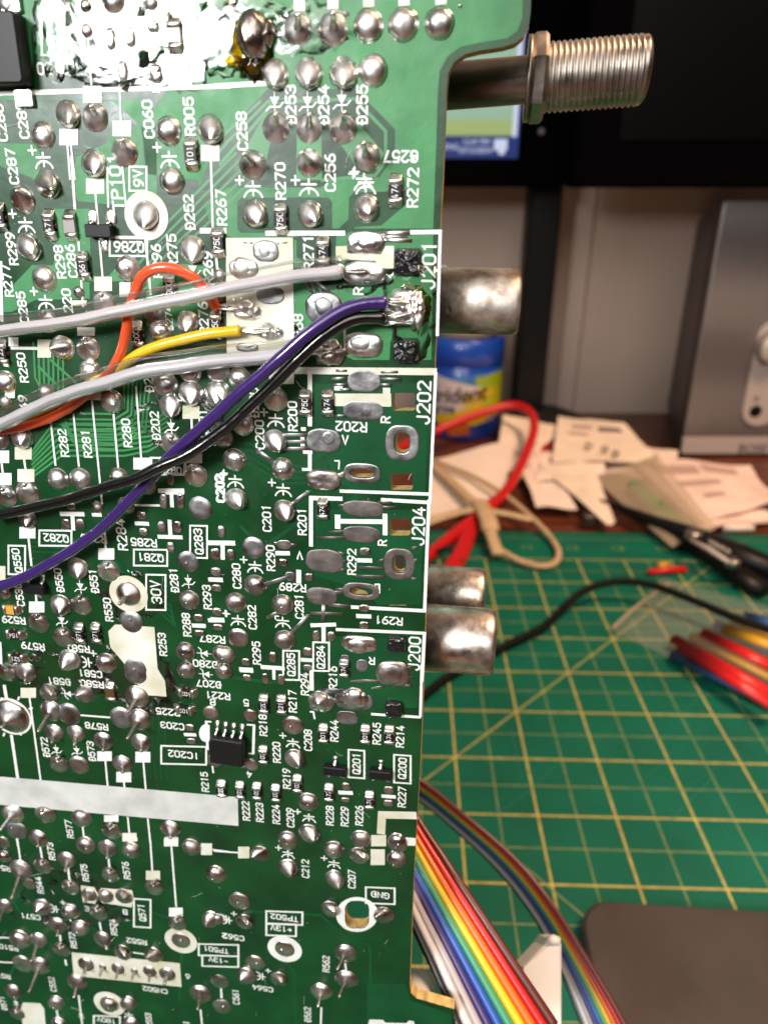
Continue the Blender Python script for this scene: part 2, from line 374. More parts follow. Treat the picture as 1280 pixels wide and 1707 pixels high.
# light strips and pads inside the channels
def strip(t, w_, pts, z=.032, mb=None):
    q = [Bt(t, *p) for p in pts]; k = MPP(*px(t, *pts[0]))*TILES[t][2]
    (mb or trc).ribbon([(a.x, a.y) for a in q], w_*k, z, caps=False)
poly(trc, 'A2', [(432, 690), (562, 690), (566, 960), (430, 960)], .030)
poly(trc, 'A2', [(620, 660), (745, 640), (895, 815), (870, 905), (745, 880), (640, 740)], .030)
poly(trc, 'A2', [(270, 600), (380, 640), (290, 760), (260, 900), (130, 930), (140, 820)], .030)
strip('A2', 16, [(20, 880), (90, 800), (285, 575), (300, 545), (740, 528), (905, 700), (905, 860), (850, 935), (560, 962)])
strip('A2', 14, [(-20, 860), (60, 760), (240, 580), (280, 540), (420, 530)])
strip('A2', 12, [(-30, 800), (50, 715), (240, 540)], .034)
for k in range(5): strip('B1', 12, [(640+k*42, 700+k*14), (850+k*42, 470+k*14), (1230+k*30, 80+k*30), (1330+k*30, -20+k*30)], .031+k*.0006)
for k in range(7):
    strip('C1', 11, [(190+k*28, 100+k*8), (200+k*26, 300+k*34), (300+k*22, 500+k*32), (640, 505+k*33), (700+k*20, 470+k*20), (700+k*24, 330)], .031+k*.0006)
    strip('C1', 11, [(180, 720+k*24), (300+k*8, 560+k*30), (700, 560+k*30), (860-k*4, 545+k*28), (930+k*8, 500+k*22)], .037+k*.0006)
strip('C1', 14, [(285, 200), (430, 330)]); strip('C1', 14, [(215, 235), (340, 360)])
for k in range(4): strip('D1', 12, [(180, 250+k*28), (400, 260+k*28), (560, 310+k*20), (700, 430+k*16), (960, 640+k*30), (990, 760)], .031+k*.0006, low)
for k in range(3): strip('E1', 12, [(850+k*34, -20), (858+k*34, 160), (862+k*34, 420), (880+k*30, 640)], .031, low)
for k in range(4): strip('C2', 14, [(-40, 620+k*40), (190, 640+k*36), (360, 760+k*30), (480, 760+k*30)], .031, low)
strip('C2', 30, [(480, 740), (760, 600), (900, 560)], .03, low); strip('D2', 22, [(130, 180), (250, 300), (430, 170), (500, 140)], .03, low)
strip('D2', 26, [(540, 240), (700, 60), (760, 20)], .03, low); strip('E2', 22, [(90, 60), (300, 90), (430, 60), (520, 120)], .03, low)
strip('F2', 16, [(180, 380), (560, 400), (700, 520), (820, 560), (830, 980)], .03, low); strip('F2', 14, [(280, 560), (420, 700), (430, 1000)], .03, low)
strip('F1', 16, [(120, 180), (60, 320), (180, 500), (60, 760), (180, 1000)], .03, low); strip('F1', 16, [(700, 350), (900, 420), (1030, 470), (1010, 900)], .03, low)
pour.build('copper_pour', 'mask_pour', board); gap.build('copper_gap', 'mask_dark', board); trc.build('copper_trace', 'mask_trace', board); low.build('copper_trace', 'mask_low', board)

# ------------------------------------------------------------------ silkscreen
INK = MB(); zc = [0.045]
def zi():
    zc[0] += .00004
    return zc[0]
o8 = [(1, 3.1), (3, 3.1), (4, 4), (4, 5), (3, 6), (1, 6), (0, 5), (0, 4), (1, 3.1)]
FONT = {'0': [[(1, 0), (3, 0), (4, 1), (4, 5), (3, 6), (1, 6), (0, 5), (0, 1), (1, 0)]], '1': [[(1.1, 5.2), (2.2, 6), (2.2, 0)]],
 '2': [[(0, 5), (1, 6), (3, 6), (4, 5), (4, 4), (0, 0), (4, 0)]], '3': [[(0, 5), (1, 6), (3, 6), (4, 5), (4, 4), (3, 3), (1.6, 3)], [(3, 3), (4, 2), (4, 1), (3, 0), (1, 0), (0, 1)]],
 '4': [[(2.4, 6), (0, 1.7), (4, 1.7)], [(2.9, 3.3), (2.9, 0)]], '5': [[(3.8, 6), (.5, 6), (.2, 3.4), (1, 3.8), (3, 3.8), (4, 2.8), (4, 1), (3, 0), (1, 0), (0, 1)]],
 '6': [[(3.4, 6), (2.4, 6), (.8, 4.2), (0, 2.4), (0, 1), (1, 0), (3, 0), (4, 1), (4, 2.4), (3, 3.4), (1, 3.4), (0, 2.4)]], '7': [[(0, 6), (4, 6), (1.5, 0)]],
 '8': [o8, [(1, 3.1), (0, 2.1), (0, 1), (1, 0), (3, 0), (4, 1), (4, 2.1), (3, 3.1)]], '9': [[(.6, 0), (1.6, 0), (3.2, 1.8), (4, 3.6), (4, 5), (3, 6), (1, 6), (0, 5), (0, 3.6), (1, 2.6), (3, 2.6), (4, 3.6)]],
 'R': [[(0, 0), (0, 6), (3, 6), (4, 5), (4, 4), (3, 3), (0, 3)], [(2, 3), (4, 0)]], 'C': [[(4, 5), (3, 6), (1, 6), (0, 5), (0, 1), (1, 0), (3, 0), (4, 1)]],
 'D': [[(.5, 0), (2.8, 0), (4, 1.2), (4, 4.8), (2.8, 6), (.5, 6), (.5, 0)], [(-.4, 3), (2, 3)]], 'Q': [[(1, 0), (3, 0), (4, 1), (4, 5), (3, 6), (1, 6), (0, 5), (0, 1), (1, 0)], [(2.4, 1.7), (4.2, -.3)]],
 'J': [[(0, 1.6), (0, 1), (1, 0), (2.4, 0), (3.4, 1), (3.4, 6)]], 'I': [[(2, 0), (2, 6)]], 'N': [[(0, 0), (0, 6), (4, 0), (4, 6)]], 'T': [[(0, 6), (4, 6)], [(2, 6), (2, 0)]],
 'P': [[(0, 0), (0, 6), (3, 6), (4, 5), (4, 4), (3, 3), (0, 3)]], 'V': [[(0, 6), (2, 0), (4, 6)]], 'E': [[(4, 6), (0, 6), (0, 0), (4, 0)], [(0, 3), (3, 3)]], 'L': [[(0, 6), (0, 0), (3.5, 0)]],
 'G': [[(4, 5), (3, 6), (1, 6), (0, 5), (0, 1), (1, 0), (3, 0), (4, 1), (4, 2.7), (2.4, 2.7)]], 'B': [[(0, 0), (0, 6), (3, 6), (4, 5), (4, 4), (3, 3.1), (0, 3.1)], [(3, 3.1), (4, 2), (4, 1), (3, 0), (0, 0)]],
 '+': [[(0.2, 3), (3.8, 3)], [(2, 4.8), (2, 1.2)]], '-': [[(.4, 3), (3.6, 3)]], '.': [[(1.9, 0), (2.1, .2)]], ' ': []}
def strokes(mb, txt, cx, cy, ang, size=1.0, sw=.20, zf=None, pitch=.885, wch=.62):
    h = .95*size; wc = wch*size; p = pitch*size; L = p*(len(txt)-1)+wc; ca, sa = math.cos(math.radians(ang)), math.sin(math.radians(ang))
    for i, ch in enumerate(txt):
        for st in FONT[ch]:
            pts = []
            for a, b in st:
                x = -L/2+i*p+a/4*wc; y = (b/6-.5)*h; pts.append((cx+x*ca-y*sa, cy+x*sa+y*ca))
            closed = st[0] == st[-1]
            mb.ribbon(pts, sw*(.5+.5*size), zf() if zf else zi(), closed=closed)
def text(t, txt, x, y, ang=90, size=1.0): q = Bt(t, x, y); strokes(INK, txt, q.x, q.y, ang, size)
def line(t, w_, *pts, mi=0):
    q = [Bt(t, *p) for p in pts]; k = MPP(*px(t, *pts[0]))*TILES[t][2]
    INK.ribbon([(a.x, a.y) for a in q], w_*k, zi(), mi, caps=False)
def quad(t, x, y, w_, h_, mi=0):
    q = [Bt(t, x+a*w_/2, y+b*h_/2) for a, b in ((-1, 1), (1, 1), (1, -1), (-1, -1))]; z = zi()
    INK.add([(a.x, a.y, z) for a in q], [[0, 1, 2, 3]], mi)
def fpoly(t, pts, mi=0):
    q = [Bt(t, *p) for p in pts]; z = zi(); tr = tessellate_polygon([[V((a.x, a.y, 0)) for a in q]])
    fs = []
    for f in tr:
        a, b, c = (q[i] for i in f)
        fs.append(list(f) if (b.x-a.x)*(c.y-a.y)-(b.y-a.y)*(c.x-a.x) > 0 else [f[0], f[2], f[1]])
    INK.add([(a.x, a.y, z) for a in q], fs, mi)
def boxline(t, x0, x1, y0, y1, w_=11, tilt=0):
    q = [Bt(t, x0, y0), Bt(t, x1, y0+tilt), Bt(t, x1, y1+tilt), Bt(t, x0, y1)]; k = MPP(*px(t, x0, y0))*TILES[t][2]
    INK.ribbon([(a.x, a.y) for a in q], w_*k, zi(), closed=True)
def local(t, x, y, ang):
    c = Bt(t, x, y); ca, sa = math.cos(math.radians(ang)), math.sin(math.radians(ang))
    return lambda u, v: (c.x+u*ca-v*sa, c.y+u*sa+v*ca)
def cap(t, x, y, ang=0, k=1.0):       # plate and curved plate of an electrolytic
    f = local(t, x, y, ang); k *= 1.0
    INK.ribbon([f(-.75*k, .35*k), f(.75*k, .35*k)], .2, zi()); INK.ribbon([f(0, .45*k), f(0, .8*k)], .2, zi()); INK.ribbon([f(0, -.05*k), f(0, -.5*k)], .2, zi())
    INK.ribbon([f(1.0*k*math.cos(math.radians(a)), -.95*k+.95*k*math.sin(math.radians(a))) for a in range(18, 163, 12)], .2, zi())
def plus(t, x, y):
    f = local(t, x, y, 0); INK.ribbon([f(-.42, 0), f(.42, 0)], .19, zi()); INK.ribbon([f(0, -.42), f(0, .42)], .19, zi())
def diode(t, x, y, ang=0, zen=True):
    f = local(t, x, y, ang); z = zi()
    INK.add([(*f(-.5, .45), z), (*f(0, -.4), z), (*f(.5, .45), z)], [[0, 1, 2]])
    INK.ribbon([f(0, .9), f(0, -1.0)], .1, zi())
    INK.ribbon([f(-.85, -.75), f(-.5, -.42), f(.5, -.42), f(.85, -.05)] if zen else [f(-.5, -.42), f(.5, -.42)], .15, zi())
def ring(t, x, y, R, r, mi=0):
    c = Bt(t, x, y); k = MPP(*px(t, x, y))*TILES[t][2]; z = zi(); n = 40
    vs = [(c.x+q*k*math.cos(2*math.pi*i/n), c.y+q*k*math.sin(2*math.pi*i/n), z) for q in (R, r) for i in range(n)]
    INK.add(vs, [[i, (i+1) % n, (i+1) % n+n, i+n] for i in range(n)], mi)

TXT = {
'A1': "C060 835 670 90 1;R005 1065 655 90 1;C289 130 675 90 1;C287 72 935 90 1;C288 8 690 90 1;10.9V 290 165 90 1.15;R060 940 395 0 1;C150 300 385 180 1;C055 400 130 90 1",
'A2': "D253 400 560 90 1;D254 575 560 90 1;D255 780 560 90 1;C258 140 700 90 1;C257 985 835 180 1",
'B1': "9V 778 125 90 1;Q286 727 510 180 1;R299 70 520 90 1;R277 45 700 90 1;R298 340 595 90 1;C286 405 590 90 1;C285 130 850 90 1;220 380 812 90 1;R296 885 590 90 1;R275 970 535 90 1;D252 1065 318 90 1;R267 1245 290 90 1;R269 1170 630 90 1;R276 1145 910 90 1;TP101 655 150 90 1.25;C274 950 910 90 .8",
'B2': "C256 610 90 90 1;R270 345 135 90 1;R272 1050 170 90 1.05;R271 495 515 90 1;J201 1135 585 90 1.35;C268 440 930 90 1;R 760 720 90 1;4 1050 10 180 .8",
'C1': "R250 130 245 90 1;R249 140 480 90 1;R282 360 668 90 1;R281 490 672 90 1;R280 715 612 90 1;D202 875 572 90 1;D201 835 300 90 1;Q201 1145 560 90 1;C202 1240 918 90 1;Q280 960 820 0 .8",
'C2': "C200 235 590 90 1;R200 410 492 90 1;R202 722 547 180 1.05;R 905 510 90 1;V 690 618 0 1;J202 1108 420 90 1.4;D200 205 420 90 1;C202 22 880 90 1",
'D1': "Q282 318 258 180 1;R283 530 262 180 1;R284 685 240 90 1.22;R285 810 283 180 1;Q281 848 367 180 1;Q283 1117 278 90 1;30V 878 562 90 1.3;Q550 100 385 90 1;C530 112 575 90 1;D550 335 495 90 1;D551 530 500 90 1;R550 610 660 90 1;R253 915 855 90 1;D281 980 495 90 1;R293 1165 590 90 1;R288 1050 745 90 1;R287 1195 825 180 1;R529 80 718 180 1;R579 188 865 180 1;R581 440 878 180 1;D280 1155 965 180 1",
'D2': "C201 272 140 90 1;R201 460 158 90 1;R290 293 352 90 1;C280 112 448 90 1;R289 410 508 180 1;C281 445 610 90 1;C282 195 668 90 1;R292 725 372 90 1;R291 922 685 180 1;J204 1080 182 90 1.4;J200 1058 862 90 1.4;R295 218 858 90 1;Q285 402 920 90 1;Q284 560 880 90 1;R216 625 990 90 1;V 448 338 180 1;R 888 270 90 1;R 832 900 180 1",
'E1': "D581 335 85 180 1;R580 520 100 180 1;C581 510 42 180 1;R578 545 337 180 1;D572 258 455 90 1;D573 515 478 90 1;R225 945 257 180 1;C203 970 335 180 1;R221 1225 165 180 1;D207 1175 100 180 1;8 1197 202 180 1;IC202 1033 497 180 1.05;R215 1152 650 90 1;R577 393 915 90 1",
'E2': "R217 410 188 90 1;R218 253 315 90 1;R220 325 460 90 1;C208 492 395 90 1;R244 632 345 90 1;R245 858 360 90 1;R214 982 375 90 1;R219 378 600 90 1;R222 162 772 90 1;R223 235 780 90 1;R224 322 790 90 1;C209 398 808 90 1;R228 608 797 90 1;R229 687 802 90 1;R226 765 797 90 1;R227 992 698 90 1;R294 475 95 90 1;5 163 195 180 1;4 178 578 180 1;Q201 750 520 90 1;Q200 994 545 90 1",
'F1': "R573 290 62 90 1;R544 225 252 90 1;R575 480 183 90 1;R576 712 170 90 1;C571 175 428 180 1;E 490 385 180 1;B 705 403 180 1;Q571 800 407 90 1.05;R574 640 488 90 1;R552 770 568 180 1;R572 413 562 90 1;R510 52 602 180 1;TP501 1215 615 180 .95;-13V 1228 674 180 .95;CN502 873 840 180 1;6 1057 765 180 1;C552 298 808 90 1;180V 600 1012 180 1;R553 838 1010 90 1;D571 22 915 90 1;R571 10 760 180 1;2 1262 535 180 1;R543 8 155 180 1",
'F2': "C212 478 152 90 1;C207 725 208 90 1;GND 876 292 180 1.05;TP502 366 413 180 1;+13V 350 472 180 1;C562 95 517 180 1;C564 250 790 180 1;R562 588 660 90 1;C561 108 835 90 1;D562 490 930 90 1"}
for t, s in TXT.items():
    for it in s.split(';'):
        a = it.split(); text(t, a[0], float(a[1]), float(a[2]), float(a[3]), float(a[4]))
BOX = {'A1': "240 345 5 310", 'B1': "730 826 60 195;620 830 460 560", 'C1': "900 1045 750 845", 'D1': "225 405 215 300;755 942 322 412;1070 1165 188 368;824 932 463 660;52 145 300 460",
       'D2': "360 445 845 1000;520 604 800 952", 'E1': "908 1160 447 547", 'E2': "708 792 445 592;950 1038 472 620", 'F1': "755 848 328 485;1118 1340 582 646;1138 1340 646 706;530 676 985 1050",
       'F2': "800 953 250 335;270 462 378 446;270 428 443 506"}
for t, s in BOX.items():
    for it in s.split(';'): boxline(t, *map(float, it.split()), 10, 6 if t[0] in 'EF' else 2)
SQ = {'A1': "523 530 105 95;688 722 105 88;390 770 105 92;1183 860 105 92", 'B1': "538 170 102 86;583 718 100 80;705 750 62 82;450 825 80 30;490 985 95 45;1200 420 150 32",
      'C1': "253 138 76 102;485 42 95 46;135 725 95 70;150 850 95 72;25 745 62 70;35 870 70 68;1075 495 95 74;805 783 106 66;1090 740 95 82;530 405 82 45;80 100 55 50;60 390 55 50",
      'D1': "158 228 90 64;600 347 90 64;210 645 86 62;15 455 40 80", 'E1': "163 150 86 56;590 505 82 54;805 510 84 60;698 622 84 58;965 985 76 52;730 960 80 48;628 855 80 38",
      'F1': "862 197 80 52;990 403 78 50;963 12 80 44;1162 50 62 66;735 -6 78 22", 'F2': "150 65 60 62;863 90 76 84;868 2 80 60", 'E2': "1040 940 52 34"}
for t, s in SQ.items():
    for it in s.split(';'): quad(t, *map(float, it.split()), random.choice([0, 1, 1]) if t in ('E1', 'F1', 'D1', 'C1') else 1)
LN = {
'A1': "9 498 210 517 480;9 660 170 683 680;10 383 815 398 1010;10 402 815 424 1010;12 1187 905 1190 1011;22 -20 526 470 512;22 578 505 1300 485",
'A2': "24 -10 461 280 444;60 446 0 446 58;60 625 -10 625 50;60 815 -10 815 38;60 1003 -10 1003 32;60 1200 -10 1200 26",
'B1': "14 405 0 425 300;11 540 215 580 680;11 445 480 470 850;10 605 60 612 290;10 690 60 712 290;13 820 470 850 780;12 1187 30 1197 400;18 8 590 15 930;13 1215 560 1230 700;14 630 457 800 457",
'B2': "24 265 412 690 412;22 1035 407 1205 405;17 1196 398 1180 960;14 685 900 690 1010",
'C1': "15 65 135 215 137;11 288 540 316 795;11 416 505 447 800;11 520 430 577 1011;11 641 505 667 805;11 767 350 796 750;12 140 760 148 815;12 14 780 20 835;12 1078 530 1080 600;10 845 750 925 752;10 1040 780 1035 845;10 960 845 1035 845;24 890 935 1038 935;20 965 940 968 1011",
'C2': "36 420 248 1178 254;24 502 250 502 545;17 1172 255 1140 960;18 660 890 1145 907;20 455 560 480 560;14 452 610 474 610;14 452 645 474 645;20 502 690 502 780;18 465 682 515 684;16 460 775 512 775;8 632 729 660 729;8 658 729 656 775;20 498 925 676 930;20 880 936 1145 952;66 632 404 935 405;40 910 340 910 440;24 632 342 676 342",
'D1': "12 165 262 181 415;12 590 200 597 315;12 205 560 209 620;16 4 840 11 985;24 340 122 478 124;22 410 122 416 215;20 520 127 575 128;12 760 73 900 75;20 965 -5 970 85;20 930 3 1035 4;22 955 155 960 250;22 888 250 1028 254;24 1178 283 1280 285;22 1250 285 1255 375;22 760 175 840 178;24 1172 490 1254 494;24 1080 748 1158 751;22 1185 712 1262 716",
'D2': "22 498 32 676 36;22 508 30 508 290;26 635 155 905 158;26 902 115 902 230;30 650 120 650 196;18 1136 40 1112 640;20 718 612 1118 633;22 505 710 642 706;18 640 732 1112 752;18 1112 745 1098 1010;24 318 325 396 326;26 443 414 443 486;24 752 363 834 365;24 748 660 829 663;22 -30 465 38 467;22 -40 683 48 685;26 -40 270 105 272;22 38 270 38 360;22 575 708 575 800;24 240 932 368 940;16 310 940 311 1000;22 453 893 522 897;22 125 943 200 947;10 846 492 874 492;10 872 492 872 540",
'E1': "18 28 105 42 190;16 68 385 104 630;10 170 178 232 640;10 595 530 608 675;10 699 650 703 690;10 808 540 822 700;10 455 275 622 288;10 468 900 474 955;10 720 845 729 935;10 833 855 849 1011;10 96 960 106 1011;20 1035 383 1105 386;10 1155 310 1190 312;14 1160 310 1168 470;10 1195 560 1200 600",
'E2': "24 653 673 731 676;22 883 692 959 697;15 1098 -10 1090 272;16 828 255 1092 272;48 868 792 1070 796;44 887 775 880 895;34 1010 925 1066 930;10 165 312 210 314;14 205 314 200 465;10 175 465 205 466;22 510 0 512 130;22 128 22 200 25;10 520 240 528 282;10 502 243 524 243",
'F1': "10 97 -40 118 110;10 847 0 858 170;10 965 35 992 375;9 1195 52 1290 64;9 -10 545 62 548;9 -10 683 80 687;11 228 30 240 100;11 385 150 395 235;11 612 100 620 165;11 563 460 570 505;11 340 530 346 585;11 370 670 376 703;9 750 630 812 639;11 320 950 329 990;10 445 870 465 1034;10 1128 950 1136 1034;10 1243 835 1248 885;9 1030 1022 1066 1026;9 395 445 403 455",
'F2': "9 -10 57 120 66;10 563 890 560 990;10 690 655 694 692;10 30 790 30 842"}
for t, s in LN.items():
    for it in s.split(';'):
        a = list(map(float, it.split())); line(t, a[0], *[(a[i], a[i+1]) for i in range(1, len(a), 2)], mi=1 if a[0] > 30 else 0)
for t, s in {'A1': "250 905;955 900", 'A2': "790 975", 'B1': "150 392;262 825", 'B2': "200 182;497 172;800 162", 'C2': "320 518;360 888;105 842", 'D2': "210 402;120 688;358 698", 'E2': "412 412;497 810", 'F1': "728 985", 'F2': "385 75;630 128"}.items():
    for it in s.split(';'): cap(t, *map(float, it.split()), 0, 1.0 if t[0] in 'ABCD' else .95)
for t, s in {'D1': "490 955", 'F1': "310 385;1262 440", 'F2': "62 425;240 725", }.items():
    for it in s.split(';'): cap(t, *map(float, it.split()), -90, .9)
for t, s in {'A1': "185 845;885 828", 'A2': "740 918", 'B1': "75 325;195 760", 'B2': "128 130;425 130;733 95", 'C1': "1255 845", 'C2': "258 470;300 845;45 795", 'D1': "1268 680;528 905", 'D2': "150 360;58 648;318 660", 'E2': "358 370;437 775", 'F1': "357 350", 'F2': "335 40;578 95;98 392;280 695"}.items():
    for it in s.split(';'): plus(t, *map(float, it.split()))
for t, s in {'A2': "315 545 0;490 545 0;672 535 0", 'B1': "1085 640 0", 'C1': "965 575 0", 'D1': "455 530 0;350 720 0;1060 500 0;1150 905 -90", 'E1': "385 155 -90;320 470 0;435 475 0;1160 45 -90", 'F1': "95 915 0;460 985 0"}.items():
    for it in s.split(';'): diode(t, *map(float, it.split()), zen=(t != 'F1'))
for t, s in {'B1': "825 335 122 74", 'D1': "725 572 106 68", 'E1': "68 282 110 98", 'F1': "1018 563 88 52;618 917 84 50", 'F2': "368 580 89 52"}.items():
    for it in s.split(';'): ring(t, *map(float, it.split()), 1 if t != 'F2' else 0)
for k in range(8):
    a = math.radians(k*45+20); line('E1', 10, (68+108*math.cos(a), 282+98*math.sin(a)), (68+132*math.cos(a), 282+118*math.sin(a)))
# bare white patches
fpoly('B2', [(55, 437), (412, 435), (418, 960), (418, 1216), (285, 1216), (285, 1135), (150, 1090), (60, 1050)], 1)
fpoly('B2', [(640, 482), (700, 480), (700, 520), (880, 525), (905, 480), (950, 480), (948, 600), (870, 600), (850, 560), (690, 552), (640, 560)], 1)
fpoly('D1', [(650, 742), (870, 757), (888, 990), (930, 1060), (938, 1147), (838, 1140), (770, 1075), (700, 960), (622, 870), (612, 780)], 1)
fpoly('P', [(-30, 1291), (397, 1328), (398, 1376), (-30, 1338)], 2)
fpoly('F1', [(405, 628), (1012, 690), (1022, 823), (418, 760)], 1)
fpoly('F1', [(457, 253), (532, 262), (557, 305), (538, 357), (468, 345)], 1)
fpoly('F1', [(570, 268), (745, 280), (756, 330), (742, 377), (575, 350), (552, 310)], 1)
fpoly('F1', [(135, 910), (230, 915), (252, 945), (262, 1060), (135, 1060), (118, 940)], 1)
fpoly('F2', [(820, 955), (890, 957), (905, 972), (1015, 975), (1030, 960), (1055, 965), (1064, 1000), (805, 1000)], 0)
fpoly('E1', [(1160+40*math.cos(math.radians(a)), 375+50*math.sin(math.radians(a))) for a in range(60, 301, 20)], 0)
c_o = [(753+112*math.cos(2*math.pi*i/40), 395+93*math.sin(2*math.pi*i/40)) for i in range(40)]
q = [Bt('F2', *p) for p in c_o]; hq = holes[8]; z = zi()
tr = tessellate_polygon([[V((a.x, a.y, 0)) for a in q], [V((a[0], a[1], 0)) for a in hq]]); allp = [(a.x, a.y) for a in q]+list(hq)
INK.add([(a, b, z) for a, b in allp], [list(f) if (allp[f[1]][0]-allp[f[0]][0])*(allp[f[2]][1]-allp[f[0]][1])-(allp[f[1]][1]-allp[f[0]][1])*(allp[f[2]][0]-allp[f[0]][0]) > 0 else [f[0], f[2], f[1]] for f in tr])
INK.build('silkscreen', ['ink', 'ink_dirty', 'ink_grey'], board)

# ------------------------------------------------------------------ solder joints
def proj(l):
    p = PC + ex*l[0] + ey*l[1] + nn*l[2] - CP; z = p.dot(FW)
    return CX+F_PX*p.dot(RX)/z, CY+F_PX*p.dot(DN)/z
def pin_height(t, x, y, dx, dy):
    c = Bt(t, x, y); tx, ty = px(t, x+dx, y+dy); best = (1e9, 1.0)
    for i in range(4, 50):
        h = i*.1; a, b = proj((c.x, c.y, h)); d = (a-tx)**2+(b-ty)**2
        if d < best[0]: best = (d, h)
    return max(.8, min(best[1], 4.6))
def dome(mb, t, x, y, r, kind='d', dx=0, dy=0, ry=None, hk=1.0, ang=0, n=30, rough=.04):
    c = Bt(t, x, y, 0); k = MPP(*px(t, x, y))*TILES[t][2]; R = r*k; Ry = (ry or r)*k
    sd = V((x*.013, y*.017, ord(t[0])*1.3)); ca, sa = math.cos(math.radians(ang)), math.sin(math.radians(ang))
    h = R*{'d': .62, 'c': .95, 'f': .16, 'l': .62, 'p': .40}[kind]*hk
    off = V((0, 0, 0))
    if kind == 'c':
        a = Bt(t, x+dx, y+dy, h); off = V((a.x-c.x, a.y-c.y, 0))*.9
        if off.length > R*.95: off *= R*.95/off.length
    elif kind == 'd':
        off = V((noise.noise(sd)*.22*R, noise.noise(sd+V((5, 0, 0)))*.22*R, 0))
    elif kind == 'l':
        hh = pin_height(t, x, y, dx, dy); a = Bt(t, x+dx, y+dy, hh); off = V((a.x-c.x, a.y-c.y, 0))*min(.5, h/hh)
    L = [1.0, .985, .94, .86, .74, .6, .45, .3, .17, .07]; rr = []
    for j, q in enumerate(L):
        s = math.sqrt(max(0, 1-q*q))
        if kind == 'c': zq = h*(.68*s+.32*(1-q)**2.0); w_ = (zq/h)**1.5
        elif kind == 'l': zq = h*(.62*s+.38*(1-q)**2.5); w_ = (zq/h)
        elif kind == 'f': zq = h*min(1, s*1.4); w_ = 0
        else: zq = h*s; w_ = (zq/h)**1.2
        row = []
        for i in range(n):
            th = 2*math.pi*i/n; e = 1+rough*1.6*noise.noise(sd*3+V((math.cos(th)*1.6, math.sin(th)*1.6, j*.12)))
            u, v = R*q*e*math.cos(th), Ry*q*e*math.sin(th)
            zz = zq*(1+rough*1.5*noise.noise(sd*2+V((u*1.3, v*1.3, 3))))
            row.append((c.x+u*ca-v*sa+off.x*w_, c.y+u*sa+v*ca+off.y*w_, .03+zz))
        rr.append(row)
    # thin tinned rim of the pad round the foot of the joint
    rr.insert(0, [(c.x+(p[0]-c.x)*1.075, c.y+(p[1]-c.y)*1.075, .062) for p in rr[0]]); rr[1] = [(p[0], p[1], .075) for p in rr[1]]
    rr.insert(0, [(p[0], p[1], .03) for p in rr[0]])
    mb.rings(rr, 0, cap0=False)
    if kind in 'df' and r > 42 and noise.noise(sd*7) > -.05 and not ry:
        e = V((noise.noise(sd*5), noise.noise(sd*6), 0))*R*.5; zt = h*(.9 if kind == 'd' else 1); rp = .17+.08*abs(noise.noise(sd*9))
        mb.rings([[(c.x+off.x+e.x+rp*q*math.cos(2*math.pi*i/12), c.y+off.y+e.y+rp*q*math.sin(2*math.pi*i/12), zt+zz) for i in range(12)] for q, zz in ((2.2, -.12), (1.3, .03), (1.0, .10), (.85, .17), (.3, .18))], 0, cap0=False)
    if kind == 'l':
        p0 = V((c.x, c.y, .1))+off*.3; p1 = V((a.x, a.y, hh)); d = (p1-p0)
        pr = .27 if r > 40 else .22
        pr *= 1.0
        pts = [p0, p0+d*.3, p0+d*.6, p0+d*.9, p0+d*.97, p1]
        mb.tube(pts, [pr*1.9, pr*1.25, pr, pr, pr*.85, pr*.45], 0, 12)
    return R
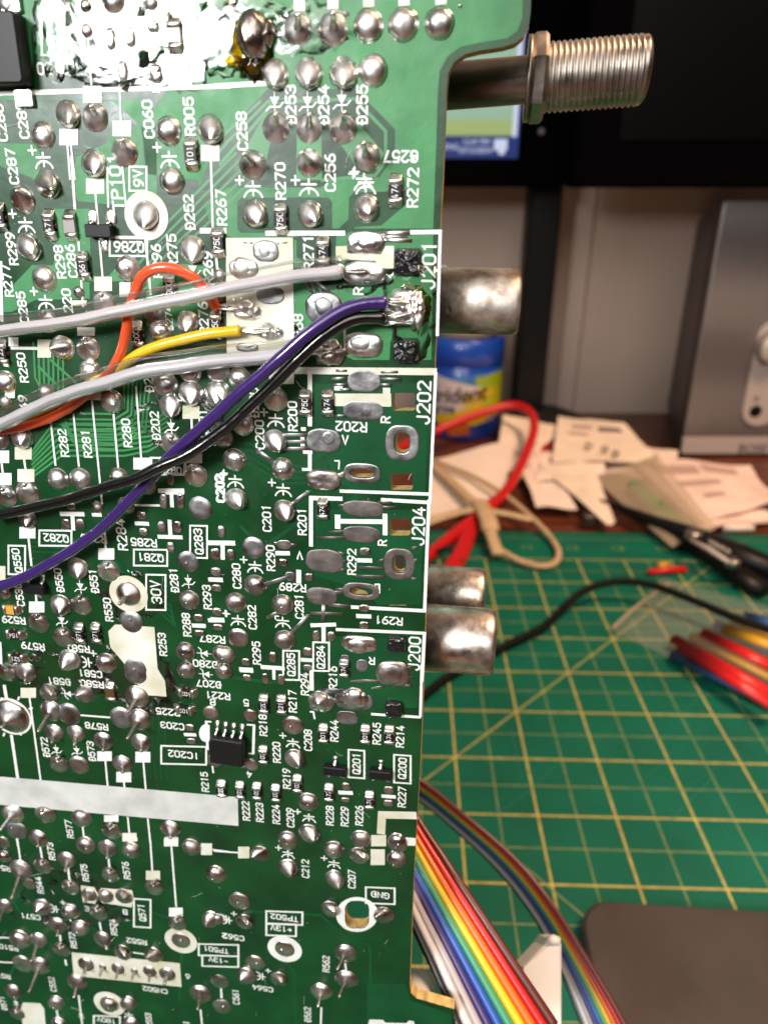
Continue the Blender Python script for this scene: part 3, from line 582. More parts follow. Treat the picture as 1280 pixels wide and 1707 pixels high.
JT = {
'A1': "45 20 52 d;488 35 33 d;495 175 33 d;640 0 64 d;855 20 34 d;385 640 64 c 5 60;537 660 66 l -25 -72;245 760 63 d;530 920 65 c 10 70;702 855 68 l -18 -76;950 735 68 d;1183 725 70 c 8 75;530 285 30 f",
'A2': "437 160 72 l 0 -85;625 155 75 l 0 -88;812 140 76 d;1000 132 77 d;1192 125 75 d;315 395 69 c 0 75;495 390 70 c -5 75;680 390 73 c 0 75;838 378 74 d;320 685 68 l 0 -82;497 685 65 l 0 -78;680 685 69 l 5 -88;803 835 67 l -18 -72;198 880 66 l -50 -60;500 870 64 l -45 -55",
'B1': "272 160 65 c 50 50;132 245 65 c -45 -60;165 510 66 c 45 60;252 690 65 d;968 140 66 d;825 330 70 c -12 95;720 630 65 d;590 830 61 l -25 -62;1080 525 68 c 5 75;445 765 30 d;270 930 56 l -30 -60;1055 935 59 c -10 55;870 880 56 f;905 985 62 d;1235 670 32 d",
'B2': "208 310 65 c 20 55;503 310 63 c 35 50;805 280 66 c 15 30",
'C1': "355 135 62 c -75 5;500 140 60 l -25 -68;510 270 58 d;35 325 56 d;35 440 34 d;630 435 62 c 15 20;125 635 60 c -5 50;5 650 50 d;330 870 57 d;455 870 57 d;672 865 53 d;158 945 60 l -20 -52;35 965 56 l -20 -45;1075 390 65 c 0 65;1215 395 65 c 0 60;960 460 60 c 5 75;930 335 65 d;1070 265 60 d;1225 265 60 d;965 670 56 l 0 -45;1100 850 61 l -22 -60;825 905 50 d;1255 640 50 d;265 385 45 d;1278 770 24 d",
'C2': "318 400 61 l 20 -58;145 535 56 d;20 370 61 c 20 40;130 290 56 d;35 610 46 d;100 725 59 d;318 625 58 c 25 55;358 775 58 d;110 935 56 c 25 45",
'D1': "158 150 49 c -10 50;550 85 32 d;710 75 46 d;440 425 55 c 0 68;613 445 58 l -12 -50;725 570 68 l -55 62;345 632 55 c -10 62;460 632 55 l -12 -52;740 730 62 f;220 735 54 l -10 -52;362 815 55 l 0 -45;395 940 56 c -48 62;600 960 55 d;1128 90 62 f;1058 390 56 f;1066 605 54 d;1045 895 53 d;1245 910 50 d;1050 1000 50 d;765 990 62 f;25 565 36 d;40 1010 52 c 0 -20;150 1008 55 l -5 58",
'D2': "368 100 57 c 15 55;203 298 56 f;212 497 56 d;110 590 54 d;358 600 56 d;120 778 52 f;368 790 55 d;50 870 50 d;45 955 46 d",
'E1': "280 150 52 c 45 5;480 160 50 c -55 5;68 280 95 l -60 70;290 250 58 l -75 122;390 270 62 f;775 170 63 l -58 95;765 45 61 f;785 300 62 l -70 112;685 290 62 f;795 430 51 l 0 52;582 420 50 l 0 60;690 550 52 l 0 52;308 375 49 l -15 62;430 378 47 l -10 70;333 550 50 l 0 -42;445 555 52 f;75 830 58 l -75 95;95 920 56 f;258 835 53 l -25 -30;463 850 52 d;630 925 50 l -10 -42;958 915 52 l 0 55;1185 262 40 f;1205 530 40 f;220 968 50 l -5 50;20 990 36 f",
'E2': "412 315 53 f;420 490 52 c 30 55;495 722 52 d;498 890 53 c 30 52;385 925 50 d;775 920 52 d;968 935 52 d;185 262 33 f;188 525 34 f",
'F1': "485 25 50 d;608 45 50 l -5 62;740 55 50 d;378 110 48 l -8 70;245 145 47 l -5 -35;25 90 36 d;120 165 58 l -55 168;165 245 34 f;30 370 42 l -40 95;243 375 47 c -42 32;400 398 46 d;623 195 46 l 0 -38;400 265 48 l 0 -35;868 268 47 l 0 -38;1078 40 52 d;1217 190 53 d;505 305 43 l -30 52;600 310 42 d;698 315 47 c 30 -20;555 408 48 l -8 -38;325 475 48 l 0 70;455 490 46 d;118 555 55 d;220 560 45 l -45 128;580 555 48 l 25 62;348 615 45 l -5 -38;130 695 52 f;225 705 53 l -62 152;693 630 47 c 45 12;868 645 47 c -45 12;1000 470 48 l -5 -40;1018 563 52 f;1190 440 48 c -38 48;485 695 45 l -12 68;580 712 21 l -20 55;665 720 38 l -12 60;757 735 21 l -18 55;843 735 38 l -5 62;942 750 46 l -18 62;435 795 52 l -18 95;80 850 45 l 5 40;102 975 40 l -5 -35;320 910 43 d;335 1030 42 d;618 917 50 d;725 915 45 d;1128 865 58 l -18 92;1235 795 46 f;1245 935 46 f;740 1030 40 d",
'F2': "240 72 47 c -55 22;385 8 48 d;632 50 52 d;765 82 51 c 45 8;965 100 53 d;968 20 51 d;388 145 51 c 15 58;635 203 51 c 25 62;125 325 51 f;155 435 46 c 36 5;610 367 49 c 46 10;895 400 52 c -48 10;368 580 53 f;210 655 48 f;165 722 49 c -38 36;338 740 44 c 36 8;38 885 42 f;693 605 56 l -48 90;697 742 57 l -42 102;562 808 54 l -18 85;10 420 33 d"}
dull = set('EF')
jobs = []
for t, s in JT.items():
    for it in s.split(';'):
        a = it.split(); jobs.append((t, float(a[0]), float(a[1]), float(a[2]), a[3], float(a[4]) if len(a) > 4 else 0, float(a[5]) if len(a) > 5 else 0))
jobs.sort(key=lambda a: -a[3]*TILES[a[0]][2])
rest = MB()
def jmat(t, kind, y):
    if kind == 'f': return 'solder_flat'
    return 'solder_dull' if t[0] in 'DEF' and random.random() < (.45 if t[0] == 'D' else .6) else 'solder'
NJ = 92
for i, (t, x, y, r, kd, dx, dy) in enumerate(jobs):
    if i < NJ:
        m = MB(); dome(m, t, x, y, r, kd, dx, dy); m.build('solder_joint', jmat(t, kd, y), board)
    else: dome(rest, t, x, y, r, kd, dx, dy)
o = rest.build('small_solder_joints', 'solder_dull', board); o['kind'] = 'stuff'

# burnt and lumpy joints
def lump(mb, t, x, y, rx, ry, hmm, amp=.25, n=36, seed=0, freq=1.1, off=(0, 0)):
    c = Bt(t, x, y); k = MPP(*px(t, x, y))*TILES[t][2]; a, b = rx*k, ry*k; rr = []
    L = [1, .97, .9, .8, .68, .55, .42, .3, .18, .06]
    for q in L:
        s = math.sqrt(max(0, 1-q*q)); row = []
        for i in range(n):
            th = 2*math.pi*i/n; d = V((math.cos(th)*q*freq, math.sin(th)*q*freq, s*freq+seed))
            e = 1+amp*noise.noise(d*1.3)+amp*.5*noise.noise(d*3.1); z_ = hmm*s*(1+amp*1.2*noise.noise(d*2.2+V((7, 1, 2))))
            row.append((c.x+a*q*e*math.cos(th)+off[0]*s, c.y+b*q*e*math.sin(th)+off[1]*s, .03+max(0, z_)))
        rr.append(row)
    mb.rings(rr, 0, cap0=False)
m = MB(); lump(m, 'A2', 200, 262, 112, 150, .5, .3, seed=3, freq=1.6); lump(m, 'A2', 95, 330, 45, 30, .25, .3, seed=8); lump(m, 'A2', 200, 350, 60, 62, .8, .2, seed=5)
m.build('amber_flux', 'flux_amber', board)
m = MB(); lump(m, 'A2', 203, 195, 92, 120, 1.6, .08, seed=1); lump(m, 'A2', 280, 175, 46, 66, 1.1, .16, seed=2)
m.build('solder_joint', 'burnt', board)
m = MB(); lump(m, 'B2', 1005, 790, 88, 80, 1.3, .28, seed=4, freq=1.3); lump(m, 'B2', 1068, 820, 48, 95, 1.5, .35, seed=6, freq=1.6); lump(m, 'B2', 970, 850, 80, 45, 1.0, .3, seed=9, freq=1.4); lump(m, 'B2', 1035, 745, 68, 42, .9, .3, seed=12, freq=1.5)
q = Bt('B2', 1075, 850, 1.4); q2 = Bt('B2', 1078, 955, .5); m.tube([q, (q+q2)/2+V((.1, 0, .3)), q2], [.4, .3, .05], 0, 10)
for a, b in (((900, 870), (1090, 830)), ((890, 880), (1060, 900)), ((910, 760), (1030, 770)), ((900, 900), (1040, 880))):
    p, r_ = Bt('B2', *a, 1.5), Bt('B2', *b, .9); m.tube([p, (p+r_)/2+V((0, 0, .25)), r_], .13, 0, 8)
m.build('solder_joint', 'solder', board)
m = MB(); lump(m, 'B2', 1055, 800, 92, 100, .25, .4, seed=14, freq=1.8); m.build('amber_flux', 'flux_amber', board)
# glassy flux film over the top left
m = MB()
for x, y, rx, ry, sd in ((95, 62, 40, 60, 1), (185, 60, 70, 70, 2), (235, 55, 85, 75, 3), (330, 40, 75, 55, 4), (185, 118, 60, 22, 5), (290, 110, 60, 40, 6), (370, 75, 45, 45, 7), (420, 25, 60, 30, 8), (520, 50, 60, 35, 10)):
    lump(m, 'P', x, y, rx, ry, .075+.02*(sd % 3), .42, n=52, seed=sd*2.3, freq=1.9)
m.build('flux_film', 'flux_clear', board)

# ------------------------------------------------------------------ flat tinned pads
def pad(name, matn, t, loops, h=.12, hole=None, fingers=(), domes=()):
    if h <= .14: h *= .45
    """rounded puddle(s): loops = list of (x, y, rx, ry); fingers = (w, p, q)"""
    mb = MB()
    for x, y, rx, ry in loops:
        c = Bt(t, x, y); k = MPP(*px(t, x, y))*TILES[t][2]; n = 48; sd = V((x*.01, y*.01, 2)); kk = .86
        rr = []
        for q, zz in (((1, 0), (.985, h*.6), (.95, h*.9), (.8, h), (.5, h*1.04), (.2, h*1.06)) if h < .14 else ((1, 0), (.975, h*.30), (.90, h*.58), (.78, h*.80), (.6, h*.95), (.4, h*1.0), (.15, h*1.02))):
            row = []
            for i in range(n):
                th = 2*math.pi*i/n; ct, st = math.cos(th), math.sin(th)
                sq = (abs(ct)**2.7+abs(st)**2.7)**(-1/2.7)      # squarish oval
                e = 1+.05*noise.noise(sd+V((ct*2.2, st*2.2, 0)))
                row.append((c.x+rx*k*q*e*ct*sq, c.y+ry*k*kk*q*e*st*sq, .062+zz*(1+.3*noise.noise(sd*2+V((ct*q*2, st*q*2, 4))))))
            rr.append(row)
        if hole and (x, y) == hole[0]:
            hx, hy = hole[1]; n = 48; rr = []
            for q, zz in ((0, 0), (.06, h*.7), (.2, h), (.8, h), (.94, h*.7), (1, -.2)):
                row = []
                for i in range(n):
                    th = 2*math.pi*i/n; ct, st = math.cos(th), math.sin(th); sq = (abs(ct)**2.8+abs(st)**2.8)**(-1/2.8)
                    e = 1+.035*noise.noise(sd+V((ct*2.2, st*2.2, 0)))
                    A = ((rx*e)*(1-q)+hx*q); Bq = ((ry*e)*(1-q)+hy*q)
                    row.append((c.x+A*k*ct*sq, c.y+Bq*k*kk*st*sq, .062+zz))
                rr.append(row)
            mb.rings(rr, 0, cap0=False, cap1=False)
        else: mb.rings(rr, 0, cap0=False)
    for w_, p, q in fingers:
        a, b = Bt(t, *p), Bt(t, *q); k = MPP(*px(t, *p))*TILES[t][2]
        mb.tube([V((a.x, a.y, .062)), V(((a.x+b.x)/2, (a.y+b.y)/2, .062)), V((b.x, b.y, .062))], w_*k/2, 0, 10, flat=.22)
    for d in domes:
        d = list(d)
        if d[3] == 'd': d[3] = 'p'; d[2] *= 1.05
        dome(mb, t, *d)
    return mb.build(name, matn, board)
P_ = 'tinned_pad'
pad(P_, 'solder', 'B2', [(800, 463, 100, 68)], .3, fingers=[(22, (880, 412), (1035, 412)), (20, (885, 448), (1045, 452)), (10, (870, 430), (1020, 432))], domes=[(810, 470, 60, 'd', 0, 0, 40)])
pad(P_, 'solder', 'B2', [(790, 625, 115, 70)], .35, domes=[(780, 620, 60, 'd', 0, 0, 35)], fingers=[(18, (640, 575), (700, 600)), (14, (640, 590), (700, 640))])
pad(P_, 'solder_flat', 'B2', [(575, 810, 98, 92)], .25, domes=[(578, 805, 55, 'd')], fingers=[(18, (530, 760), (425, 590)), (18, (560, 750), (445, 575)), (18, (590, 740), (480, 600)), (18, (620, 740), (520, 660))])
pad(P_, 'solder', 'C2', [(785, 112, 105, 78)], .4, domes=[(775, 105, 70, 'd', 0, 0, 50), (765, 125, 30, 'c', 0, -15)])
m = MB(); lump(m, 'C2', 600, 150, 92, 72, 1.0, .3, seed=3, freq=1.4); m.build('solder_joint', 'solder_dull', board)
pad(P_, 'solder_flat', 'B2', [(268, 508, 70, 62)], .2, domes=[(262, 510, 38, 'd')], fingers=[(16, (200, 465), (150, 463)), (16, (320, 470), (382, 462)), (14, (330, 510), (385, 512)), (14, (330, 555), (375, 575)), (14, (210, 470), (380, 462))])
pad(P_, 'solder', 'B2', [(150, 600, 80, 55)], .3, domes=[(140, 600, 55, 'd')], fingers=[(14, (130, 565), (65, 545)), (14, (140, 560), (90, 520)), (14, (160, 560), (125, 505))])
pad(P_, 'solder_flat', 'B2', [(292, 740, 75, 55)], .12, fingers=[(14, (340, 770), (385, 850)), (14, (345, 755), (412, 815)), (12, (300, 700), (345, 690))])
pad(P_, 'solder', 'B2', [(170, 828, 75, 52)], .5, domes=[(170, 815, 50, 'c', 20, -10)], fingers=[(16, (110, 800), (90, 750)), (16, (150, 790), (130, 745))])
pad(P_, 'solder', 'C2', [(290, 45, 75, 40)], .5, domes=[(285, 40, 48, 'c', 45, 5)])
pad(P_, 'solder_flat', 'C2', [(170, 125, 60, 28)], .2)
pad(P_, 'solder_flat', 'C2', [(790, 305, 88, 66)], .10, fingers=[(16, (700, 250), (640, 248)), (16, (700, 290), (615, 292)), (16, (700, 325), (625, 325)), (16, (880, 258), (972, 256)), (16, (880, 292), (990, 296)), (16, (870, 325), (940, 325)), (16, (720, 350), (660, 352))])
pad(P_, 'solder_flat', 'C2', [(785, 462, 108, 60)], .12, fingers=[(14, (700, 490), (630, 490))])
pad(P_, 'solder_flat', 'C2', [(993, 635, 90, 112)], .14, hole=((993, 635), (38, 62)))
pad(P_, 'solder_flat', 'C2', [(780, 796, 98, 64)], .14, hole=((780, 796), (62, 28)), fingers=[(30, (690, 795), (660, 810))])
pad(P_, 'solder_flat', 'C2', [(575, 622, 92, 74)], .14, fingers=[(20, (500, 592), (330, 590)), (20, (500, 628), (360, 628)), (20, (500, 665), (345, 665))], domes=[(600, 610, 40, 'f')])
pad(P_, 'solder_dull', 'C2', [(572, 830, 92, 66)], .5, domes=[(565, 830, 70, 'd', 0, 0, 50, .7)], fingers=[(30, (640, 815), (690, 800))])
pad(P_, 'pad_dull', 'C2', [(785, 985, 110, 52)], .10, fingers=[(16, (860, 950), (940, 952)), (16, (860, 975), (960, 980)), (14, (700, 965), (655, 968))])
pad(P_, 'pad_dull', 'D2', [(778, 226, 100, 54)], .10, fingers=[(16, (700, 210), (600, 214)), (16, (700, 243), (535, 244))])
pad(P_, 'pad_dull', 'D2', [(580, 367, 100, 76)], .12, fingers=[(16, (650, 320), (690, 335)), (16, (650, 360), (695, 372)), (16, (650, 410), (692, 420))])
pad(P_, 'pad_dull', 'D2', [(775, 530, 98, 58)], .14, hole=((775, 530), (58, 24)), fingers=[(20, (690, 530), (600, 540))])
pad(P_, 'pad_dull', 'D2', [(565, 555, 82, 58)], .15, fingers=[(22, (600, 600), (720, 612)), (24, (575, 600), (572, 690)), (18, (500, 645), (680, 650)), (20, (640, 520), (700, 520))])
pad(P_, 'pad_dull', 'D2', [(978, 385, 82, 104)], .12, hole=((978, 385), (32, 58)), fingers=[(18, (900, 408), (760, 400)), (18, (900, 452), (745, 448)), (18, (1040, 300), (1075, 296)), (18, (1040, 370), (1075, 362)), (18, (1040, 460), (1070, 466)), (18, (900, 360), (865, 370))])
pad(P_, 'solder', 'D2', [(765, 808, 95, 58)], .35, domes=[(755, 815, 62, 'd', 0, 0, 50)])
pad(P_, 'solder_dull', 'E2', [(945, 40, 88, 92)], .35, domes=[(935, 40, 75, 'd', 0, 0, 75, .8)], fingers=[(16, (900, 80), (720, 78)), (16, (900, 110), (830, 118)), (16, (990, 10), (1050, 8)), (16, (990, 60), (1048, 62)), (16, (990, 100), (1045, 110))])
pad(P_, 'solder_flat', 'E2', [(735, 185, 100, 66), (700, 275, 58, 48)], .14, fingers=[(30, (560, 130), (700, 135)), (30, (600, 180), (680, 190))])
pad('solder_joint', 'solder', 'E2', [(562, 192, 70, 62)], .5, domes=[(560, 190, 60, 'c', -15, 15, 60)])
pad('solder_joint', 'solder', 'E2', [(745, 172, 68, 58)], .5, domes=[(742, 170, 58, 'd', 0, 0, 58, 1.2)])
pad(P_, 'solder_flat', 'D2', [(780, 925, 32, 42), (690, 890, 24, 30)], .12)
pad('solder_tail', 'solder_flat', 'C2', [(230, 680, 14, 14)], .1, fingers=[(24, (215, 668), (330, 755))])
pad('solder_tail', 'solder_flat', 'D2', [(398, 450, 28, 30)], .1, fingers=[(24, (395, 450), (240, 500))])
for a, b in (((490, 0), (395, 75)), ((490, 660), (395, 760)), ((280, 668), (335, 640))): pad('solder_tail', 'solder_flat', 'D2', [(a[0], a[1], 10, 10)], .08, fingers=[(22, a, b)])
pad(P_, 'solder_dull', 'D2', [(365, 280, 38, 30)], .12, fingers=[(16, (295, 270), (350, 278)), (16, (380, 280), (430, 284))])
# small unused footprints: one part kind of small pads
SP = {'D1': "798 130 28 26;808 222 26 26;1213 445 30 27;1217 537 28 25;1222 670 28 26;1225 757 30 22;1117 705 28 26;1122 790 30 22;920 60 22 38;1015 60 24 38;910 195 23 38;1000 195 25 40;962 310 22 36;375 180 25 36;455 180 25 36;405 80 24 24;1245 222 22 40;1208 347 25 38",
      'D2': "358 375 25 26;497 452 24 26;30 210 20 38;80 335 22 38;5 330 20 38;795 315 30 26;790 618 28 25;790 708 28 24;535 765 20 36;615 770 21 34;305 880 22 36;490 850 27 28;490 935 24 22;162 905 24 24;5 425 26 30;8 515 24 20;12 640 24 22",
      'E1': "1068 343 25 24;1076 420 27 22", 'E2': "165 60 26 22;265 65 20 36;350 70 21 36;695 640 25 26;692 712 25 18;922 660 28 28;920 730 27 24", 'C1': "960 870 22 40;920 985 22 40;1015 985 24 40",
      'A1': "865 150 34 34;628 220 28 62;735 210 30 56;695 400 28 58;880 415 34 52", 'B1': "525 345 28 45;630 345 28 48;590 500 24 44", 'A2': "1300 30 10 10"}
for t, s in SP.items():
    for it in s.split(';'):
        x, y, a, b = map(float, it.split()); pad('bare_pad', 'solder' if t in ('A1', 'B1') else 'solder_dull', t, [(x, y, a, b)], .16 if t != 'A1' else .35)

# ------------------------------------------------------------------ parts soldered on the surface
BH = Matrix.Identity(4)
def at(t, x, y, ang): q = Bt(t, x, y); return Matrix.Translation(V((q.x, q.y, 0))*S) @ Matrix.Rotation(math.radians(ang), 4, 'Z')
def chip(t, x, y, ang=0, code='', body='chip_black', name='chip_resistor', W=1.3, Lh=1.0, k=1.0):
    """long axis along local y"""
    M = at(t, x, y, ang); m = MB()
    m.box(-W/2*k, W/2*k, -.62*k, .62*k, .08, .56, 0, .05)
    if code:
        zc[0] = .5622
        strokes(m, code, 0, 0, 90, .62*k, .10, lambda: zi()+.0, .8, .56)
        for i in range(len(m.m)):
            if i >= 9 and len(m.f[i]) != 99: pass
    nb = 10
    for i in range(len(m.f)):
        zmin = min(m.v[j][2] for j in m.f[i])
        m.m[i] = 1 if zmin > .561 else 0
    o = m.build(name, [body, 'ink'], board, M)
    for sg in (1, -1):
        e = MB(); W2 = W/2*k+.03
        prof = [(.60, .60), (1.0, .62), (1.10, .56), (1.22, .36), (1.42, .18), (1.72 if sg > 0 else 1.62, .03)]
        rr = []
        for yy, zz in prof:
            ww = W2*(1.0 if yy < 1.25 else (1.02 if yy < 1.5 else .72)); zz *= 1.0
            row = [(-ww, sg*yy*k, .02), (-ww, sg*yy*k, max(.02, zz-.1)), (-ww*.82, sg*yy*k, zz), (0, sg*yy*k, zz*1.04), (ww*.82, sg*yy*k, zz), (ww, sg*yy*k, max(.02, zz-.1)), (ww, sg*yy*k, .02)]
            rr.append(row if sg > 0 else row[::-1])
        e.rings(rr, 0, smooth=True); e.build('terminal', 'tin', o, None)
    if name == 'chip_resistor' and random.random() < .75:
        g = MB()
        for sg in (1, -1): g.rings([[(sg*W/2*k+.16*math.cos(a)*q_, .25*math.sin(a)*q_, h_) for a in [i*math.pi/6 for i in range(12)]] for q_, h_ in ((1, .02), (.9, .16), (.5, .25))], 0, cap0=False)
        g.build('adhesive_dot', 'glue_red', o)
    return o
CH = "A1 1080 870 0 101;A1 988 205 0 -;B1 8 345 0 103;B1 287 390 0 471;B1 405 395 0 g;B1 478 620 0 561;B1 962 740 0 000;B1 1228 490 0 750;B1 1218 950 0 750;B2 350 340 0 750;B2 958 190 0 474;B2 573 515 0 474;C1 22 165 0 122;C1 780 65 0 000;C2 480 425 0 750;C2 598 425 0 474;D1 72 655 90 y;D1 92 795 90 154;D1 105 927 90 621;D1 455 795 0 271;D1 547 795 0 271;D2 572 92 0 474;E1 628 145 0 n;E1 1055 145 90 103;E1 1042 240 90 103;E1 1246 690 0 222;E2 258 205 0 220;E2 352 208 0 221;E2 255 475 0 103;E2 575 362 0 201;E2 798 366 0 201;E2 925 370 0 474;E2 35 655 0 222;E2 132 663 0 223;E2 222 668 0 103;E2 322 678 0 103;E2 437 628 0 103;E2 605 676 0 472;E2 820 716 0 474;D2 685 940 0 474"
for it in CH.split(';'):
    t, x, y, a, c = it.split(); kk = 1.0 if t[0] in 'ABCD' else .97
    if c == 'y': chip(t, float(x), float(y), float(a), '', 'chip_yellow', 'chip_capacitor', k=.95)
    elif c == 'g': chip(t, float(x), float(y), float(a), '', 'chip_grey', 'chip_capacitor')
    elif c == '-': chip(t, float(x), float(y), float(a), '', 'white_body', 'chip_capacitor')
    elif c == 'n': chip(t, float(x), float(y), float(a), '', 'chip_brown', 'chip_capacitor')
    else: chip(t, float(x), float(y), float(a), c, k=kk*(.9 if t == 'D2' else 1))
def transistor(t, x, y, ang=0, k=1.0, W=2.9, D=1.3, two_up=False):
    o_m = MB(); o_m.box(-W/2*k, W/2*k, -D/2*k, D/2*k, .12, 1.1, 0, .14); o = o_m.build('transistor', 'chip_black', board, at(t, x, y, ang))
    for px_, sg in (((-.95, 1), (.95, 1), (0, -1)) if two_up else ((0, 1), (-.95, -1), (.95, -1))):
        e = MB(); hw = .26*k; pr = [(D/2-.05, .62), (D/2+.22, .60), (D/2+.36, .22), (D/2+.75, .12), (D/2+1.15, .02)]
        rr = []
        for i, (yy, zz) in enumerate(pr):
            ww = hw*(1 if i < 3 else 1.35); row = [(px_*k-ww, sg*yy*k, max(0, zz-.16)), (px_*k-ww, sg*yy*k, zz), (px_*k, sg*yy*k, zz*1.1+.01), (px_*k+ww, sg*yy*k, zz), (px_*k+ww, sg*yy*k, max(0, zz-.16))]
            rr.append(row if sg > 0 else row[::-1])
        e.rings(rr, 0); e.build('leg', 'tin', o)
    return o
transistor('B1', 578, 422, 0, 1.02, two_up=True); transistor('D1', 216, 532, 0, 1.0, two_up=True); transistor('E2', 638, 540, 0, 1.02); transistor('E2', 879, 560, 0, 1.02)
# the large black part at the upper left edge, code 01
o_m = MB(); o_m.box(-3.2, 2.6, -3.2, 3.0, .1, 2.0, 0, .25); zc[0] = 2.002; strokes(o_m, '10', -1.2, 1.0, 90, 1.5, .2)
for i in range(len(o_m.f)): o_m.m[i] = 1 if min(o_m.v[j][2] for j in o_m.f[i]) > 2.0015 else 0
o = o_m.build('power_transistor', ['chip_black', 'chip_grey'], board, at('A1', 40, 290, 0))
for yy in (-4.2, 4.0):
    e = MB(); e.box(.4, 2.4, yy-.8, yy+.8, .05, .5, 0, .12); e.build('leg', 'solder', o)
# eight pin chip
cx_, cy_ = 384, 1243
o_m = MB(); o_m.box(-2.35, 2.35, -2.05, 2.05, .2, 1.65, 0, .22); o = o_m.build('integrated_circuit', 'chip_black', board, at('P', cx_, cy_, -3))
for i in range(4):
    for sg in (1, -1):
        e = MB(); X = -1.75+i*1.17; pr = [(1.95, .95), (2.3, .92), (2.5, .35), (3.0, .18), (3.9 if sg > 0 else 3.4, .04)]; rr = []
        for j, (yy, zz) in enumerate(pr):
            ww = .22 if j < 3 else .34; row = [(X-ww, sg*yy, max(0, zz-.15)), (X-ww, sg*yy, zz), (X, sg*yy, zz+.03), (X+ww, sg*yy, zz), (X+ww, sg*yy, max(0, zz-.15))]
            rr.append(row if sg > 0 else row[::-1])
        e.rings(rr, 0); e.build('leg', 'tin', o)
# black plastic pegs melted through the board
for t, x, y, rx, ry, sd in (('B2', 1020, 565, 64, 68, 1), ('C2', 1008, 145, 62, 62, 2), ('D2', 965, 802, 48, 46, 3), ('E2', 950, 220, 46, 48, 4)):
    c = Bt(t, x, y); k = MPP(*px(t, x, y))*TILES[t][2]; m = MB(); rr = []
    for q, zz in ((1, -.3), (1.0, .5), (.94, .8), (.75, .95), (.45, .9), (.15, .95)):
        row = []
        for i in range(40):
            th = 2*math.pi*i/40; ct, st = math.cos(th), math.sin(th); sq = (abs(ct)**5+abs(st)**5)**(-.2)
            nz_ = noise.noise(V((ct*q*4.1+sd*.37, st*q*4.1+.61, sd*3.37)))
            row.append((c.x+rx*k*q*ct*sq*(1+.05*nz_), c.y+ry*k*.95*q*st*sq*(1+.05*nz_), zz*(1+(.55 if sd < 3 else .2)*nz_) if zz > .4 else zz))
        rr.append(row)
    m.rings(rr, 0, cap0=False); m.build('plastic_peg', 'peg_black', board)

# ------------------------------------------------------------------ connectors behind the edge
def lathe_x(mb, prof, cy, cz, n=64, mi=0, smooth=True, sq=None):
    """profile (x, r) turned about an axis parallel to local x"""
    mb.rings([[(x, cy+r*math.cos(2*math.pi*i/n), cz+r*math.sin(2*math.pi*i/n)) for i in range(n)] for x, r in prof], mi, smooth)
def jack(t_px, b_px, x_end, depth, name='phono_jack', mt='nickel_worn', x0=None, xq=None):
    """top and bottom photo rows of the barrel at column xq, end column x_end, axis depth behind the board"""
    mid = (t_px+b_px)/2; a = B(xq, mid, -depth); r = (B(xq, t_px, -depth).y-B(xq, b_px, -depth).y)/2*.965
    xe = B(x_end, mid, -depth).x; xs = a.x-9 if x0 is None else x0
    m = MB(); lathe_x(m, [(xs, r*.94), (xs, r), (xe-1.4, r), (xe-.55, r*.985), (xe-.15, r*.94), (xe, r*.87), (xe-.05, r*.8), (xe-.6, r*.74), (xe-5, r*.73), (xe-5.1, .1)], a.y, -depth)
    o = m.build(name, mt, board)
    h = MB(); lathe_x(h, [(xe-5, r*.5), (xe-1.6, r*.5), (xe-1.4, r*.42), (xe-1.5, .6)], a.y, -depth, 32); h.build('insulator', 'housing', o)
    return o, a, r, xe
j1, a1, r1, _ = jack(445, 560, 866, 8.5, xq=800)
j2, a2, r2, _ = jack(1016, 1117, 825, 8.5, mt='chrome_worn', xq=770)
j3, a3, r3, _ = jack(947, 1034, 808, 22.0, mt='chrome_worn', xq=760)
for jj, a_, w_ in ((j1, a1, 11), (j2, a2, 26)):
    m = MB(); xe = B(705, 900).x-.6; m.box(xe-13, B(722 if jj is j1 else 690, 500 if jj is j1 else 1060).x-1.2, a_.y-5.2, a_.y+5.2, -1.7-w_, -1.7, 0, .4); m.build('housing', 'housing', jj)
# coaxial connector
DEP = 9.0
ax = B(990, 124, -DEP); rt = (B(985, 60, -DEP).y-B(985, 184, -DEP).y)/2*.97
xb0 = B(742, 130, -DEP).x-14; xn0 = B(884, 124, -DEP).x; xn1 = B(910, 124, -DEP).x; xe = B(1078, 124, -DEP).x
rb = (B(815, 97, -DEP).y-B(815, 180, -DEP).y)/2*.97
ab = B(815, 138.5, -DEP); TILT = (ax.y-ab.y)/(ax.x-ab.x)
def tilt(mb): mb.v = [(a, b+TILT*(a-ax.x), c) for a, b, c in mb.v]; return mb
m = MB(); lathe_x(m, [(xb0, rb), (xn0-.6, rb), (xn0-.3, rb*1.05), (xn0+.2, rb*1.05)], ax.y, -DEP); cx0 = tilt(m).build('coaxial_connector', 'steel_dark', board)
m = MB()   # thin flange plate and hexagonal nut
rn = rt*1.28; m.rings([[(x, ax.y+q*rn*math.cos(math.radians(60*i+12)), -DEP+q*rn*math.sin(math.radians(60*i+12))) for i in range(6)] for x, q in ((xn0, .93), (xn0+.3, 1), (xn1-.35, 1), (xn1, .93))], 0, smooth=False)
tilt(m).build('hex_nut', 'nickel', cx0)
m = MB(); lathe_x(m, [(xn0-.45, rb), (xn0-.45, rn*.96), (xn0-.02, rn*.96), (xn0-.02, rb)], ax.y, -DEP, 24); tilt(m).build('washer', 'steel_dark', cx0)
m = MB(); L = xe-xn1; nt_ = 18; n = 96; prof = []; rows = []
N_ = nt_*10
